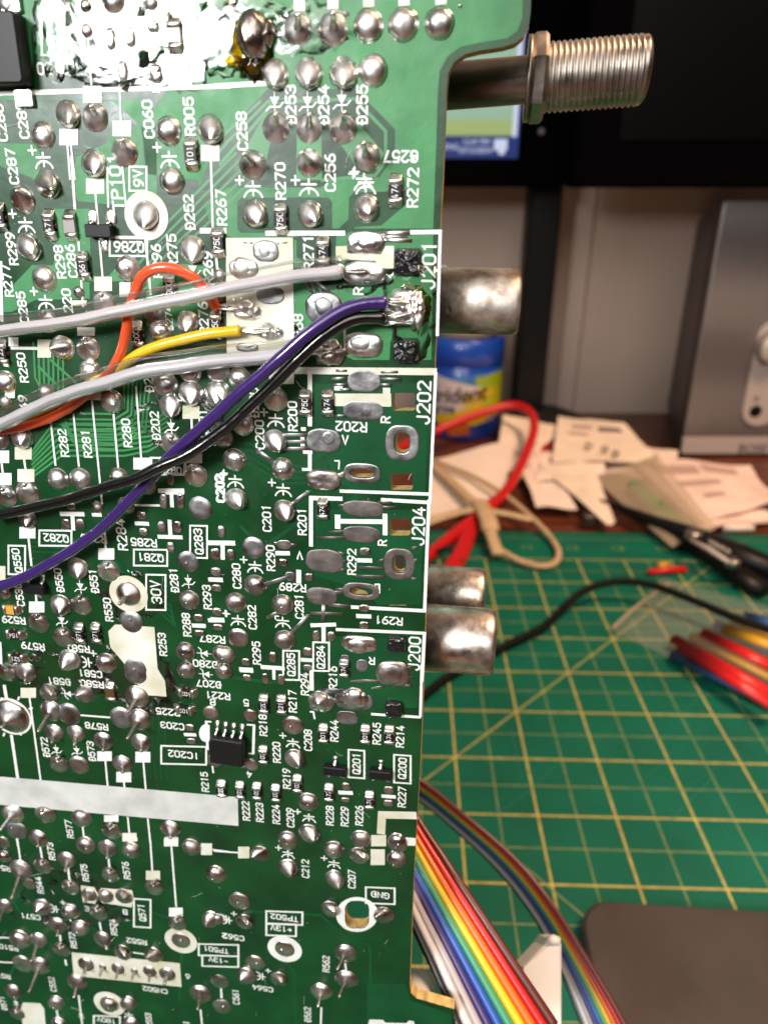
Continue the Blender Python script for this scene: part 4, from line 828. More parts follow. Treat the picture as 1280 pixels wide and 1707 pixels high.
for j in range(N_+1):
    x = xn1-.2+(L+.2)*j/N_; row = []
    for i in range(n):
        th = 2*math.pi*i/n; ph = (j/10-i/n) % 1.0; tri = abs(ph-.5)*2; d = .93+.07*min(1, tri*1.35)
        tap = min(1, (N_-j)/8); tap = .80+.20*tap**.5 if j > N_-8 else 1
        dd = rt*(d if j < N_-14 else .97)*tap
        row.append((x, ax.y+dd*math.cos(th), -DEP+dd*math.sin(th)))
    rows.append(row)
rows.append([(xe+.02, ax.y+rt*.62*math.cos(2*math.pi*i/n), -DEP+rt*.62*math.sin(2*math.pi*i/n)) for i in range(n)])
m.rings(rows, 0); tilt(m).build('threaded_barrel', 'nickel', cx0)
# white plastic stand-off at the lower corner
m = MB(); q = B(700, 1655, -4); m.rings([[(q.x+r_*1.3*math.cos(2*math.pi*i/24), q.y-1+r_*math.sin(2*math.pi*i/24), zz) for i in range(24)] for r_, zz in ((1.6, -1.65-6), (1.9, -1.65-1), (1.6, -1.65))][::1], 0); m.build('standoff', 'white_body', board)

# haze, hairs and specks left from the rework
m = MB()
for x, y, rx, ry, sd in ((690, 505, 60, 75, 21), (455, 550, 50, 30, 22), (400, 510, 40, 30, 23), (600, 455, 60, 30, 24), (215, 990, 55, 40, 25), (230, 1130, 60, 70, 26), (120, 1500, 80, 60, 29), (300, 700, 70, 50, 30), (100, 1120, 70, 40, 31)):
    lump(m, 'P', x, y, rx, ry, .05, .5, n=40, seed=sd*1.7, freq=1.8)
m.build('flux_haze', 'flux_clear', board)
m = MB()
for k in range(46):
    x, y = random.uniform(10, 690), random.uniform(180, 1690); a = random.uniform(0, 6.28); L_ = random.uniform(4, 26); q = [(x, y)]
    for j in range(4): a += random.uniform(-.5, .5); q.append((q[-1][0]+math.cos(a)*L_/4, q[-1][1]+math.sin(a)*L_/4))
    if x < 715-.02*y*1.2: m.tube(spline([B(u, v, .10) for u, v in q], 3), random.uniform(.012, .03), 0, 5)
for k in range(240):
    x, y = random.uniform(5, 680), random.uniform(160, 1700); q = B(x, y); r_ = random.uniform(.02, .06)
    m.rings([[(q.x+r_*t_*math.cos(i*1.2566), q.y+r_*t_*math.sin(i*1.2566), z_) for i in range(5)] for t_, z_ in ((1, .03), (.8, .03+r_), (.1, .03+r_*1.3))], 0, cap0=False)
o = m.build('dust', 'ink_grey', board); o['kind'] = 'stuff'

# ================================================================== WIRES ACROSS THE BOARD
def wpts(pts, sub=12): return spline([B(x, y, h) for x, y, h in pts], sub)
def wire(name, label, mt, pts, r, sheath=None, strands=None, soff=(0, 0)):
    o = thing(name, label, 'wire', M=BMS); P = wpts(pts)
    P = [p+V((noise.noise(p*.22+V((9, 1, 4))), noise.noise(p*.22+V((2, 7, 5))), 0))*.16 for p in P]
    RR = [r*(1+.05*noise.noise(p*.7)+.03*noise.noise(p*2.1)) for p in P]
    e_i = 0 if (P[0].x > P[-1].x) else len(P)-1; st_ = 1 if e_i == 0 else -1
    for k_, f_ in ((0, .82), (1, 1.10), (2, 1.14), (3, 1.06)): RR[e_i+st_*k_] *= f_
    m = MB(); m.tube(P, RR, 0, 18, up=V((0, 0, 1))); m.build('insulation', mt, o)
    if sheath:
        P2 = [p+V((soff[0], soff[1], 0)) for p in P]
        rr = [sheath*(1+.05*noise.noise(p*.35)) for p in P2]
        m = MB(); m.tube(P2, rr, 0, 24, up=V((0, 0, 1))); m.build('clear_sleeve', 'sheath', o)
    if strands:
        for j in range(5):
            a = V((random.uniform(-.25, .25), random.uniform(-.25, .25), random.uniform(-.1, .25)))
            q = [B(*strands[0])+a*.4, (B(*strands[0])+B(*strands[1]))/2+a*1.2, B(*strands[1])+a*.6]
            m = MB(); m.tube(spline(q, 5), .13, 0, 8); m.build('strand', 'tin', o)
    return o
wire('orange_wire', 'orange wire rising in a small loop from the bare white patch on the board', 'wire_orange',
     [(362, 514, .6), (352, 497, 1.2), (330, 468, 2.2), (296, 449, 3.0), (262, 447, 3.2), (238, 460, 3.0), (224, 490, 2.6), (215, 525, 2.2), (209, 560, 2.0), (200, 592, 1.6), (180, 624, 1.2), (140, 662, 1.0), (90, 693, 1.0), (40, 711, 1.0), (-30, 726, 1.0)], .56, strands=((364, 512, .6), (398, 512, .5)))
wire('yellow_wire', 'yellow wire with bare twisted tip soldered to the stained white patch', 'wire_yellow',
     [(402, 551, .9), (375, 554, 1.2), (330, 559, 1.4), (285, 570, 1.5), (245, 585, 1.5), (215, 602, 1.4), (185, 622, .9), (140, 650, .7), (90, 676, .6), (30, 702, .6), (-30, 724, .6)], .58, strands=((402, 551, .9), (452, 549, .6)))
wire('white_wire', 'pale grey wire in clear sleeve, ending at the upper tinned pad beside the black peg', 'wire_grey',
     [(-30, 556, 3.4), (40, 549, 3.4), (120, 536, 3.5), (200, 520, 3.6), (280, 503, 3.6), (360, 487, 3.3), (430, 473, 2.7), (500, 461, 1.9), (572, 452, 1.1)], .66, sheath=1.15, soff=(-.05, .5), strands=((574, 452, 1.0), (612, 452, .7)))
wire('white_wire', 'pale grey wire in clear sleeve, passing under the purple wire to a lumpy joint', 'wire_grey',
     [(-30, 722, 2.9), (30, 694, 2.9), (100, 663, 3.0), (170, 640, 3.2), (240, 622, 3.3), (310, 609, 3.0), (380, 601, 2.4), (440, 597, 1.8), (510, 588, 1.2)], .76, sheath=1.25, soff=(-.1, .5), strands=((510, 588, 1.1), (552, 584, .9)))
wire('purple_wire', 'purple wire sweeping diagonally over the board up to the large burnt joint', 'wire_purple',
     [(-30, 984, 2.2), (30, 967, 2.2), (90, 936, 2.3), (150, 896, 2.3), (200, 851, 2.3), (245, 806, 2.4), (290, 757, 2.8), (340, 709, 3.6), (400, 655, 4.0), (460, 604, 4.2), (515, 556, 3.9), (560, 524, 3.3), (605, 508, 2.5), (646, 504, 1.7)], .68, strands=((646, 504, 1.6), (680, 505, 1.0)))
wire('black_wire', 'black wire running beside the purple one, then crossing over it to the left edge', 'wire_black',
     [(-30, 864, 2.6), (40, 849, 2.8), (110, 833, 3.2), (180, 812, 3.8), (240, 792, 4.2), (300, 764, 3.9), (350, 733, 3.4), (400, 693, 3.2), (450, 646, 3.2), (500, 596, 3.2), (545, 556, 2.9), (590, 533, 2.4), (645, 528, 1.5)], .66, strands=((645, 528, 1.4), (684, 520, 1.0)))

# ================================================================== THE DESK BEHIND
o = MB(); o.box(-700, 900, -300, 640, -25, 0, 0, 3); tag(o.build('desk', 'wood'), 'dark reddish brown wooden desk top under all the clutter', 'desk')
m = MB(); m.box(-900, 1100, 662, 680, -400, 1500); o = m.build('wall', 'wall_paint'); o['kind'] = 'structure'; o['label'] = 'pale beige painted wall behind the speaker and screens'; o['category'] = 'wall'
m = MB(); xw = YP(966, 450, 655).x; m.box(xw-9, xw+9, 656, 661.5, -400, 1400, 0, 2); o = m.build('wall_trim', 'wall_paint'); o['kind'] = 'structure'; o['label'] = 'narrow upright trim strip on the wall beside the screen stand'; o['category'] = 'trim'

# --- cutting mat
MATH = 3.0
mo = thing('cutting_mat', 'green self healing cutting mat printed with yellow grid lines', 'cutting mat')
yaw = math.radians(-1.76); cu = V((math.cos(yaw), math.sin(yaw), 0)); cv = V((-math.sin(yaw), math.cos(yaw), 0)); M0 = V((25.7, 196.7, 0))
def MG(i, j, z=MATH): p = M0+cu*(25.4*i)+cv*(25.4*j); return V((p.x, p.y, z))
NF = 6.0
m = MB(); m.prism([tuple(MG(i, j))[:2] for i, j in ((-9, -8.6), (12, -8.6), (12, NF+1.35), (-9, NF+1.35))], .2, MATH); m.build('mat_sheet', 'mat_green', mo)
g = MB(); gz = [MATH+.03]
def gl(a, b, w_, mi):
    gz[0] += .002; g.ribbon([tuple(MG(*a))[:2], tuple(MG(*b))[:2]], w_, gz[0], mi, caps=False)
for i in range(-16, 22):
    thick = i % 2 == 0
    gl((i/2, -8), (i/2, NF), .72 if thick else .42, 0 if thick else 1)
for j in range(-16, int(NF*2)+1):
    thick = j % 2 == 0
    gl((-8, j/2), (11, j/2), .72 if thick else .42, 0 if thick else 1)
gl((-6, -6), (NF, NF), .5, 0); gl((0.2, -1.2), (2.2, -3.4), .5, 1); gl((-8, NF+1.0), (11, NF+1.0), .5, 1)
for i in range(-8, 11):
    c = MG(i, NF+.55); gz[0] += .002; n0 = len(g.m); strokes(g, str(abs(i+9)), c.x, c.y, -1.7, 4.6, .22, lambda: gz[0])
    g.m[n0:] = [1]*(len(g.m)-n0)
g.build('printed_grid', ['line_yellow', 'line_pale'], mo)
m = MB()
for k in range(90):
    x, y = random.uniform(0, 9), random.uniform(-5, 6); a_ = random.choice((0, 1.57, .8, random.uniform(0, 3)))+random.gauss(0, .08); L_ = random.uniform(.3, 2.2)
    m.ribbon([tuple(MG(x, y))[:2], tuple(MG(x+L_*.5*math.cos(a_), y+L_*.5*math.sin(a_)+random.gauss(0, .03)))[:2], tuple(MG(x+L_*math.cos(a_), y+L_*math.sin(a_)))[:2]], random.uniform(.08, .2), MATH+.2+k*.0005, 0, caps=False)
o = m.build('knife_marks', 'line_scratch', mo); o['kind'] = 'stuff'

# --- screens
m0 = thing('computer_monitor', 'black monitor at the left with a lit picture and blue task bar', 'monitor')
YM = 560
a = YP(942, 312, YM); bz = YP(862, 264, YM)
m = MB(); m.box(a.x-560, a.x, YM, YM+28, a.z, a.z+340, 0, 3); m.build('casing', 'bezel_black', m0)
m = MB(); m.box(a.x-545, bz.x, YM-1.2, YM-.2, bz.z, a.z+325); m.build('task_bar', 'screen_bar', m0)
sx0 = YP(853, 228, YM-2)
q1 = YP(853, 226, YM-2); q2 = YP(853, 205, YM-2); q3 = YP(867, 180, YM-2)
m = MB(); m.box(a.x-545, q1.x, YM-2.2, YM-1.4, q1.z, q2.z+2); m.build('picture_field', 'screen_field', m0)
m = MB(); m.box(a.x-545, q1.x, YM-2.2, YM-1.4, q2.z+2.01, a.z+325); m.build('picture_sky', 'screen_sky', m0)
p1 = YP(853, 228, YM-2.4); p2 = YP(866, 170, YM-2.4); m = MB(); m.box(p1.x, p2.x-.4, YM-2.6, YM-1.8, p1.z, a.z+325, 0, .3); m.build('scroll_bar', 'screen_white', m0)
def ftext(name, body, size, M, mt, parent, ext=.0002, shear=0, bold=0):
    c = bpy.data.curves.new(name, 'FONT'); c.body = body; c.size = size*S; c.extrude = ext; c.align_x = 'CENTER'; c.align_y = 'CENTER'; c.shear = shear; c.offset = bold*S
    t = bpy.data.objects.new(name, c); SC.collection.objects.link(t)
    me = bpy.data.meshes.new_from_object(t.evaluated_get(bpy.context.evaluated_depsgraph_get())); bpy.data.objects.remove(t)
    o = bpy.data.objects.new(name, me); me.materials.append(MATS[mt]); SC.collection.objects.link(o)
    if parent: o.parent = parent
    o.matrix_local = M; return o
bpy.context.view_layer.update()
def up_at(p): return Matrix.Translation(p*S) @ Matrix.Rotation(math.radians(90), 4, 'X')
ftext('clock_text', '12:47 PM', 5.2, up_at(YP(793, 237, YM-1.8)), 'screen_white', m0)
ftext('clock_text', '10/15/2024', 5.2, up_at(YP(791, 251, YM-1.8)), 'screen_white', m0)
ftext('language_text', 'ENG', 5.2, up_at(YP(752, 245, YM-1.8)), 'screen_white', m0)
p = YP(834, 244, YM-1.8); m = MB(); m.box(p.x-4.6, p.x+4.6, YM-1.9, YM-1.3, p.z-2.5, p.z+4.5, 0, .2); m.prism([(0, 0), (0, 0)], 0, 0) if 0 else None; m.box(p.x-1, p.x+3, YM-1.9, YM-1.4, p.z-5.2, p.z-2.5); m.build('notice_icon', 'screen_white', m0)
p = YP(902, 219, YM); m = MB(); m.rings([[(p.x+r_*math.cos(k*math.pi/8), yy, p.z+r_*math.sin(k*math.pi/8)) for k in range(16)] for r_, yy in ((2.2, YM), (2.0, YM-.8))], 0); m.build('button', 'print_grey', m0)
# stand of the lit screen
pa, pb = YP(872, 420, YM+40), YP(925, 420, YM+40); pg = G(895, 668, 0)
m = MB(); m.box(pa.x, pb.x, YM+30, YM+52, 6, 230, 0, 2); m.build('stand_pole', 'plastic_black', m0)
m = MB(); q0 = YP(945, 640, YM+20); m.rings([[(pa.x+18+r_*math.cos(k*math.pi/16), YM+42+.55*r_*math.sin(k*math.pi/16), zz) for k in range(32)] for r_, zz in ((50, 0), (50, 4), (44, 9), (24, 16))], 0, smooth=False); m.build('stand_base', 'plastic_black', m0)
m1 = thing('computer_monitor', 'wide black monitor that is switched off, above the speaker', 'monitor')
YN = 505
a = YP(950, 313, YN)
yr = math.radians(-4.0)
M1 = Matrix.Translation(V((a.x, YN, a.z))*S) @ Matrix.Rotation(yr, 4, 'Z')
m1.matrix_world = M1
m = MB(); m.box(0, 480, 0, 30, 0, 310, 0, 3); m.build('casing', 'bezel_black', m1)
m = MB(); m.box(27, 462, -.9, -.2, 27, 296); m.build('screen', 'screen_off', m1)
m = MB(); m.box(230, 300, 32, 50, -a.z+8, 120, 0, 2); m.build('stand_pole', 'plastic_black', m1)
m = MB(); m.box(190, 340, 31, 160, -a.z+.3, -a.z+8, 0, 2); m.build('stand_base', 'plastic_black', m1)

# --- speaker
sp = thing('desktop_speaker', 'grey desktop speaker with fine mesh grille and silver volume panel', 'speaker')
fb = G(1133, 757, 2); FY = fb.y; fx = fb.x; Wd = 82; Hh = 181; back = G(1112, 672, 2)
lean = 4.0
def spx(x, z, y=0): return (fx+x, FY+y+z*lean/Hh, 2+z)
m = MB(); sd = []
for x, y in ((0, 1.5), (Wd, 1.5), (Wd, 14), (Wd-9, back.y-FY), (back.x-fx, back.y-FY), (1, 14)): sd.append((x, y))
zb_ = YP(1153, 379, back.y).z; m.rings([[spx(x, (0 if e == 0 else (Hh if y < 40 else zb_)), y) for x, y in sd] for e in (0, 1)], 0, smooth=False)
m.build('cabinet', 'speaker_side', sp)
def face(name, mt, x0, x1, z0, z1, t=1.6, rad=2.5, y=0.0, loc=True):
    pts = []
    for cx, cz, a in ((x1-rad, z1-rad, 0), (x0+rad, z1-rad, 90), (x0+rad, z0+rad, 180), (x1-rad, z0+rad, 270)):
        pts += arc(cx, cz, rad, a, a+90, 6)
    mm = MB(); mm.rings([[spx(x, z, 1.4+y) for x, z in pts], [spx(x, z, y-t+.3) for x, z in pts], [spx(x0+(x-x0)*.985+(x1-x0)*.0075, z0+(z-z0)*.995+(z1-z0)*.0025, y-t) for x, z in pts]], 0, smooth=False)
    return mm.build(name, mt, sp)
face('grille', 'grille', 0, Wd, 15, Hh-1, 1.6, 3)
face('bottom_strip', 'silver_plastic', 0, Wd, 1, 14.6, 1.6, 1.5)
def fpos(pxx, pyy):
    p = YP(pxx, pyy, FY); return p.x-fx, p.z-2
xa, za = fpos(1231, 700); xb, zb = fpos(1290, 548)
face('control_panel', 'silver_plastic', xa, xa+27, za-4, zb+6, 1.6, 13, y=-1.6)
kx, kz = fpos(1283, 578); m = MB(); kc = V(spx(kx, kz, -3.2))
for nm, mt, r_, l_ in (('volume_knob', 'knob_silver', 10.5, 9),):
    m = MB(); m.rings([[(kc.x+q*math.cos(k*math.pi/20), kc.y+yy, kc.z+q*math.sin(k*math.pi/20)) for k in range(40)][::-1] for q, yy in ((r_, 0.2), (r_, -l_+1), (r_-.8, -l_), (r_*.3, -l_-.2))], 0); m.build(nm, mt, sp)
m = MB(); m.rings([[(kc.x+q*math.cos(k*math.pi/20), kc.y+yy, kc.z+q*math.sin(k*math.pi/20)) for k in range(40)][::-1] for q, yy in ((12.2, .2), (12.2, -.5), (11, -.6))], 0); m.build('knob_ring', 'print_grey', sp)
hx, hz = fpos(1256, 684); hc = V(spx(hx, hz, -3.25)); m = MB(); m.rings([[(hc.x+q*math.cos(k*math.pi/16), hc.y+yy, hc.z+q*math.sin(k*math.pi/16)) for k in range(32)][::-1] for q, yy in ((4.6, .2), (4.6, -.3), (3, -.35))], 0); m.build('audio_socket', 'plastic_black', sp)
for (X, Y_), s_t, sz in (((1268, 604), '+', 9), ((1258, 662), 'o', 8), ((1252, 747), 'BOSE', 9.5)):
    x_, z_ = fpos(X, Y_); q = V(spx(x_, z_, -3.4 if sz < 9.4 else -1.8)); ftext('lettering', s_t, sz, up_at(q), 'print_grey', sp, .0001, bold=.25)

# --- tub of gum
gb = G(772, 734, 0); tub = thing('gum_tub', 'round blue and yellow tub of chewing gum behind the board edge', 'tub', gb+V((0, 30, 0))); R_ = 33
TH = 84
def cyl(mb, prof, n=64): mb.rings([[(r_*math.cos(2*math.pi*i/n), r_*math.sin(2*math.pi*i/n), zz) for i in range(n)] for r_, zz in prof], 0)
m = MB(); cyl(m, [(R_-2, 0), (R_, 2), (R_, TH-26), (R_-1.5, TH-24), (R_-1.5, TH-23)]); m.build('body', 'tub_blue', tub)
m = MB(); cyl(m, [(R_-.8, TH-23), (R_+.6, TH-22), (R_+.6, TH-4), (R_-1, TH-2.5), (R_-12, TH-2)]); m.build('lid', 'tub_blue', tub)
m = MB(); cyl(m, [(R_-6, TH-2.1), (R_-6, TH+9), (R_-8, TH+10)]); m.build('lid_label', 'tub_cream', tub)
def cpatch(name, mt, pts, lift):
    """a printed patch wrapped on the side: pts = (angle in degrees, z)"""
    L = [(math.radians(a)*R_, zz) for a, zz in pts]; cx_ = sum(p[0] for p in L)/len(L); cz_ = sum(p[1] for p in L)/len(L); rr = []
    for q in (1, .75, .5, .25, .04):
        row = []
        for i in range(len(L)):
            p, r2 = L[i], L[(i+1) % len(L)]
            for k in range(6):
                x = p[0]+(r2[0]-p[0])*k/6; zz = p[1]+(r2[1]-p[1])*k/6; x = cx_+(x-cx_)*q; zz = cz_+(zz-cz_)*q
                a = x/R_; row.append(((R_+lift)*math.sin(a), -(R_+lift)*math.cos(a), zz))
        rr.append(row)
    mm = MB(); mm.rings(rr, 0, smooth=True, cap0=False); return mm.build(name, mt, tub)
cpatch('label_patch', 'tub_sky', [(-80, TH-30), (60, TH-27), (62, TH-36), (-10, TH-42), (-80, TH-40)], .15)
cpatch('label_patch', 'tub_lime', [(10, TH-30), (72, TH-28), (74, TH-60), (34, TH-62), (8, TH-44)], .2)
cpatch('label_patch', 'tub_yellow', [(18, TH-40), (60, TH-42), (56, TH-66), (-30, TH-74), (-62, TH-64), (-20, TH-50)], .3)
cpatch('label_patch', 'tub_white', [(-85, TH-30), (-50, TH-30), (24, TH-40), (22, TH-49), (-30, TH-62), (-85, TH-62)], .4)
cpatch('label_patch', 'tub_orange', [(-30, TH-68), (0, TH-66), (4, TH-78), (-26, TH-80)], .5)
def wraptext(body, size, a0, zz, mt, shear, tilt):
    o = ftext('lettering', body, size, Matrix.Identity(4), mt, tub, .0001, shear, .35)
    for v in o.data.vertices:
        x, y, q = v.co.x/S, v.co.y/S, v.co.z/S; X = x*math.cos(tilt)-y*math.sin(tilt); Y_ = x*math.sin(tilt)+y*math.cos(tilt)
        a = X/R_+math.radians(a0); rr = R_+.55+q*.3; v.co = V((rr*math.sin(a), -rr*math.cos(a), zz+Y_))*S
wraptext('trident', 17, -16, TH-46, 'plastic_black', .25, .10); wraptext('layers', 10, -40, TH-58, 'plastic_black', .2, .08)
tub.rotation_euler = (0, 0, math.radians(4))

# --- papers
def sheet(name, label, cat, mt, corners, th=.5, sag=1.5, marks=(), group=None, seed=0):
    """corners = (photo x, photo y, height) in order; a slightly rumpled thick sheet"""
    P = [G(x, y, h) for x, y, h in corners]; o = thing(name, label, cat, group=group) if marks else None
    n = 14; top = []
    def bl(u, v): return (P[0]*(1-u)+P[1]*u)*(1-v)+(P[3]*(1-u)+P[2]*u)*v
    def pt(u, v): q = bl(u, v); return V((q.x, q.y, max(q.z+sag*1.4*noise.noise(V((u*2.2, v*2.2, seed*3.1)))*min(1, 1), .8+MATH)))
    m = MB(); vs = [pt(i/n, j/n) for j in range(n+1) for i in range(n+1)]; N = (n+1)**2
    up = [[j*(n+1)+i, j*(n+1)+i+1, (j+1)*(n+1)+i+1, (j+1)*(n+1)+i] for j in range(n) for i in range(n)]
    if (vs[1]-vs[0]).cross(vs[n+1]-vs[0]).z < 0: up = [f[::-1] for f in up]
    bd = [i for i in range(n)]+[j*(n+1)+n for j in range(n)]+[n*(n+1)+n-i for i in range(n)]+[(n-j)*(n+1) for j in range(n)]
    fs = up+[[k+N for k in f[::-1]] for f in up]+[[bd[k], bd[k]+N, bd[(k+1) % len(bd)]+N, bd[(k+1) % len(bd)]] for k in range(len(bd))]
    m.add(vs+[v-V((0, 0, th)) for v in vs], fs, 0)
    mo_ = m.build(name if not o else 'sheet', mt, o)
    if not o: tag(mo_, label, cat, group)
    for u0, u1, v0, v1, mk in marks:
        mm = MB(); k = 5
        vs = [pt(u0+(u1-u0)*i/k, v0+(v1-v0)*j/k)+V((0, 0, .25)) for j in range(k+1) for i in range(k+1)]; f_ = [[j*(k+1)+i, j*(k+1)+i+1, (j+1)*(k+1)+i+1, (j+1)*(k+1)+i] for j in range(k) for i in range(k)]
        if (vs[1]-vs[0]).cross(vs[k+1]-vs[0]).z < 0: f_ = [f[::-1] for f in f_]
        mm.add(vs, f_, 0); mm.build('printing', mk, o)
    return o or mo_
sheet('red_card', 'glossy dark red card showing between the papers and the red lead', 'card', 'card_red', [(868, 706, 6), (945, 712, 6), (915, 786, 6), (860, 775, 6)], seed=1)
sheet('paper_sheet', 'cream folded paper standing behind the red lead, next to the tub', 'paper', 'paper_cream', [(838, 690, 20), (950, 712, 10), (900, 745, 8), (830, 750, 10)], seed=2)
sheet('paper_sheet', 'pinkish paper sheet at the far left, under the beige cord', 'paper', 'paper', [(700, 770, 7), (858, 732, 12), (838, 830, 6), (700, 868, 6)], seed=3)
sheet('receipt', 'long printed receipt lying in front of the speaker', 'receipt', 'paper_pink', [(1040, 764, 9), (1250, 774, 8), (1300, 838, 8), (1165, 868, 8)], sag=2.5, marks=[(.12, .5, .15, .3, 'print_faint'), (.2, .6, .42, .5, 'print_faint'), (.55, .85, .1, .25, 'print_faint'), (.3, .5, .68, .75, 'print_faint')], seed=4)
sheet('envelope', 'white envelope with a small dark printed block and three shiny beads on it', 'envelope', 'paper_cream', [(930, 694, 16), (1040, 706, 16), (1100, 770, 14), (920, 768, 14)], marks=[(.55, .85, .2, .32, 'print_grey'), (.2, .48, .18, .26, 'print_faint'), (.15, .4, .36, .42, 'print_faint')], seed=5)
sheet('paper_sheet', 'pale paper with torn lower edge, hanging towards the mat edge', 'paper', 'paper', [(865, 775, 9), (912, 772, 9), (962, 848, 7), (893, 846, 7)], seed=6, sag=2)
sheet('paper_sheet', 'cream paper with curled edge under the clear bag', 'paper', 'paper_cream', [(900, 772, 13), (985, 770, 13), (1025, 870, 9), (1010, 876, 8)], seed=7, sag=2)
sheet('paper_sheet', 'thin stacked papers under the receipt at the right', 'paper', 'paper_pink', [(1150, 858, 5), (1275, 846, 5), (1290, 868, 5), (1165, 882, 5)], seed=8)
sheet('paper_sheet', 'white sheet showing behind the envelope, below the speaker', 'paper', 'paper', [(1020, 735, 7), (1130, 752, 7), (1120, 800, 7), (1010, 790, 7)], marks=[(.2, .7, .2, .3, 'print_faint'), (.2, .55, .45, .52, 'print_faint')], seed=9, sag=2.5)
sheet('paper_sheet', 'creased white sheet between the red lead and the envelope', 'paper', 'paper', [(905, 752, 11), (1000, 752, 12), (1010, 790, 11), (890, 800, 10)], marks=[(.15, .5, .25, .45, 'print_grey'), (.55, .85, .3, .4, 'print_faint')], seed=10, sag=2.5)
sheet('paper_sheet', 'crumpled white tissue at the back, between the screen stand and the red lead', 'paper', 'paper_pink', [(848, 742, 9), (900, 736, 12), (905, 770, 10), (846, 790, 9)], marks=[(.2, .6, .3, .5, 'print_faint')], seed=11, sag=4)
m = MB(); p0, p1 = G(1205, 880, 6), G(1254, 880, 6); m.tube([p0, (p0+p1)/2, p1], 2.2, 0, 12); tag(m.build('paper_roll', 'paper'), 'thin rolled white paper strip at the right edge of the papers', 'paper')
m = MB(); p0 = G(980, 876, 3); m.box(p0.x-3.5, p0.x+3.5, p0.y-2, p0.y+5, 3.1, 10, 0, 1); tag(m.build('foam_block', 'speaker_side'), 'small grey block at the far edge of the mat', 'block')
# clear rings on the envelope
for i, (X, Y_) in enumerate(((981, 742), (1008, 748), (1026, 755))):
    c = G(X, Y_, 18); m = MB(); m.rings([[c+V((q*2.6*math.cos(k*math.pi/10), q*2.6*math.sin(k*math.pi/10), zz)) for k in range(20)] for q, zz in ((1, -1.5), (1, .8), (.7, 1.6), (.2, 2))], 0)
    tag(m.build('metal_bead', 'nickel'), ['leftmost of the three shiny beads on the envelope', 'middle of the three shiny beads on the envelope', 'rightmost of the three shiny beads on the envelope'][i], 'bead', 'beads on the envelope')

# --- plastic bag with a green card, black pliers
def bagmesh(mb, corners, hgt, seed, n=18, base=3.4):
    P = [G(x, y, h) for x, y, h in corners]; vs = []
    for s in (1, -1):
        for j in range(n+1):
            for i in range(n+1):
                u, v = i/n, j/n; q = (P[0]*(1-u)+P[1]*u)*(1-v)+(P[3]*(1-u)+P[2]*u)*v; e = (max(0, 16*u*(1-u)*v*(1-v)))**.5
                zz = q.z+(hgt*e*(1+.5*noise.noise(V((u*3, v*3, seed))))+1.6*noise.noise(V((u*6, v*6, seed+4)))*e if s > 0 else -.15-min(q.z-base, .6*hgt*e))
                vs.append((q.x, q.y, max(zz, base)))
    N = (n+1)**2; up = [[j*(n+1)+i, j*(n+1)+i+1, (j+1)*(n+1)+i+1, (j+1)*(n+1)+i] for j in range(n) for i in range(n)]
    a, b, c = (V(vs[k]) for k in (0, 1, n+1))
    if (b-a).cross(c-a).z < 0: up = [f[::-1] for f in up]
    mb.add(vs, up+[[k+N for k in f[::-1]] for f in up], 0, True)
bg = thing('plastic_bag', 'cloudy plastic bag with a green stripe lying over the papers', 'bag')
m = MB(); bagmesh(m, [(985, 795, 12), (1095, 758, 16), (1195, 880, 10), (1120, 912, 8)], 5, 3); m.build('film', 'bag_fog', bg)
P = [G(1044, 806, 16), G(1064, 800, 16), G(1142, 868, 12), G(1104, 872, 12)]; m = MB(); m.add(P+[p-V((0, 0, .6)) for p in P], [[3, 2, 1, 0], [4, 5, 6, 7], [0, 1, 5, 4], [1, 2, 6, 5], [2, 3, 7, 6], [3, 0, 4, 7]]); m.build('green_stripe', 'bag_green', bg)
pl = thing('pliers', 'black handled pliers lying diagonally in front of the papers', 'pliers')
def bar(mb, pts, ws, hs):
    """tapering bar: pts on the desk, half widths, half heights"""
    rr = []
    for i, p in enumerate(pts):
        t = (pts[min(i+1, len(pts)-1)]-pts[max(0, i-1)]); t.z = 0; t.normalize(); sd_ = V((-t.y, t.x, 0)); wv, hv = ws[i], hs[i]; row = []
        for k in range(14):
            a = 2*math.pi*k/14; c, s_1 = math.cos(a), math.sin(a); c = math.copysign(abs(c)**.6, c); s_1 = math.copysign(abs(s_1)**.6, s_1); row.append(p+sd_*(wv*c)+V((0, 0, hv*s_1)))
        rr.append(row)
    mb.rings(rr, 0)
m = MB(); bar(m, [G(988, 832, 9), G(1030, 845, 10), G(1085, 868, 11), G(1150, 892, 12), G(1220, 920, 12), G(1300, 955, 12)], [1.0, 2, 3.6, 6.5, 7.5, 6], [1.2, 2, 3.2, 4.5, 5, 5]); m.build('jaw', 'plastic_black', pl)
m = MB(); bar(m, [G(1115, 905, 6), G(1160, 915, 7), G(1200, 935, 8), G(1240, 965, 8), G(1275, 985, 7)], [1.6, 3.6, 5.2, 6.5, 5.5], [1.6, 2.6, 3.6, 4, 4]); m.build('jaw', 'plastic_black', pl)
for X, Y_, r_ in ((1156, 888, 4.6), (1222, 935, 3.6)):
    c = G(X, Y_, 17.5); m = MB(); m.rings([[c+V((q*r_*math.cos(k*math.pi/10), q*r_*math.sin(k*math.pi/10), zz)) for k in range(20)] for q, zz in ((1, -3), (1, .6), (.8, 1.2), (.3, 1.3))], 0); m.build('rivet', 'nickel', pl)
m = MB(); p0, p1 = G(1180, 905, 17.5), G(1212, 922, 17.5); d = (p1-p0); hel = [p0+d*(k/60)+V((0, math.cos(k*1.1)*2.2, math.sin(k*1.1)*2.2)) for k in range(61)]; m.tube(hel, .6, 0, 6); m.build('spring', 'nickel', pl)
m = MB(); bar(m, [G(1150, 900, 17), G(1180, 915, 18), G(1215, 938, 18)], [1.2, 1.8, 1.2], [.8, 1, .8]); m.build('lever', 'silver_plastic', pl)

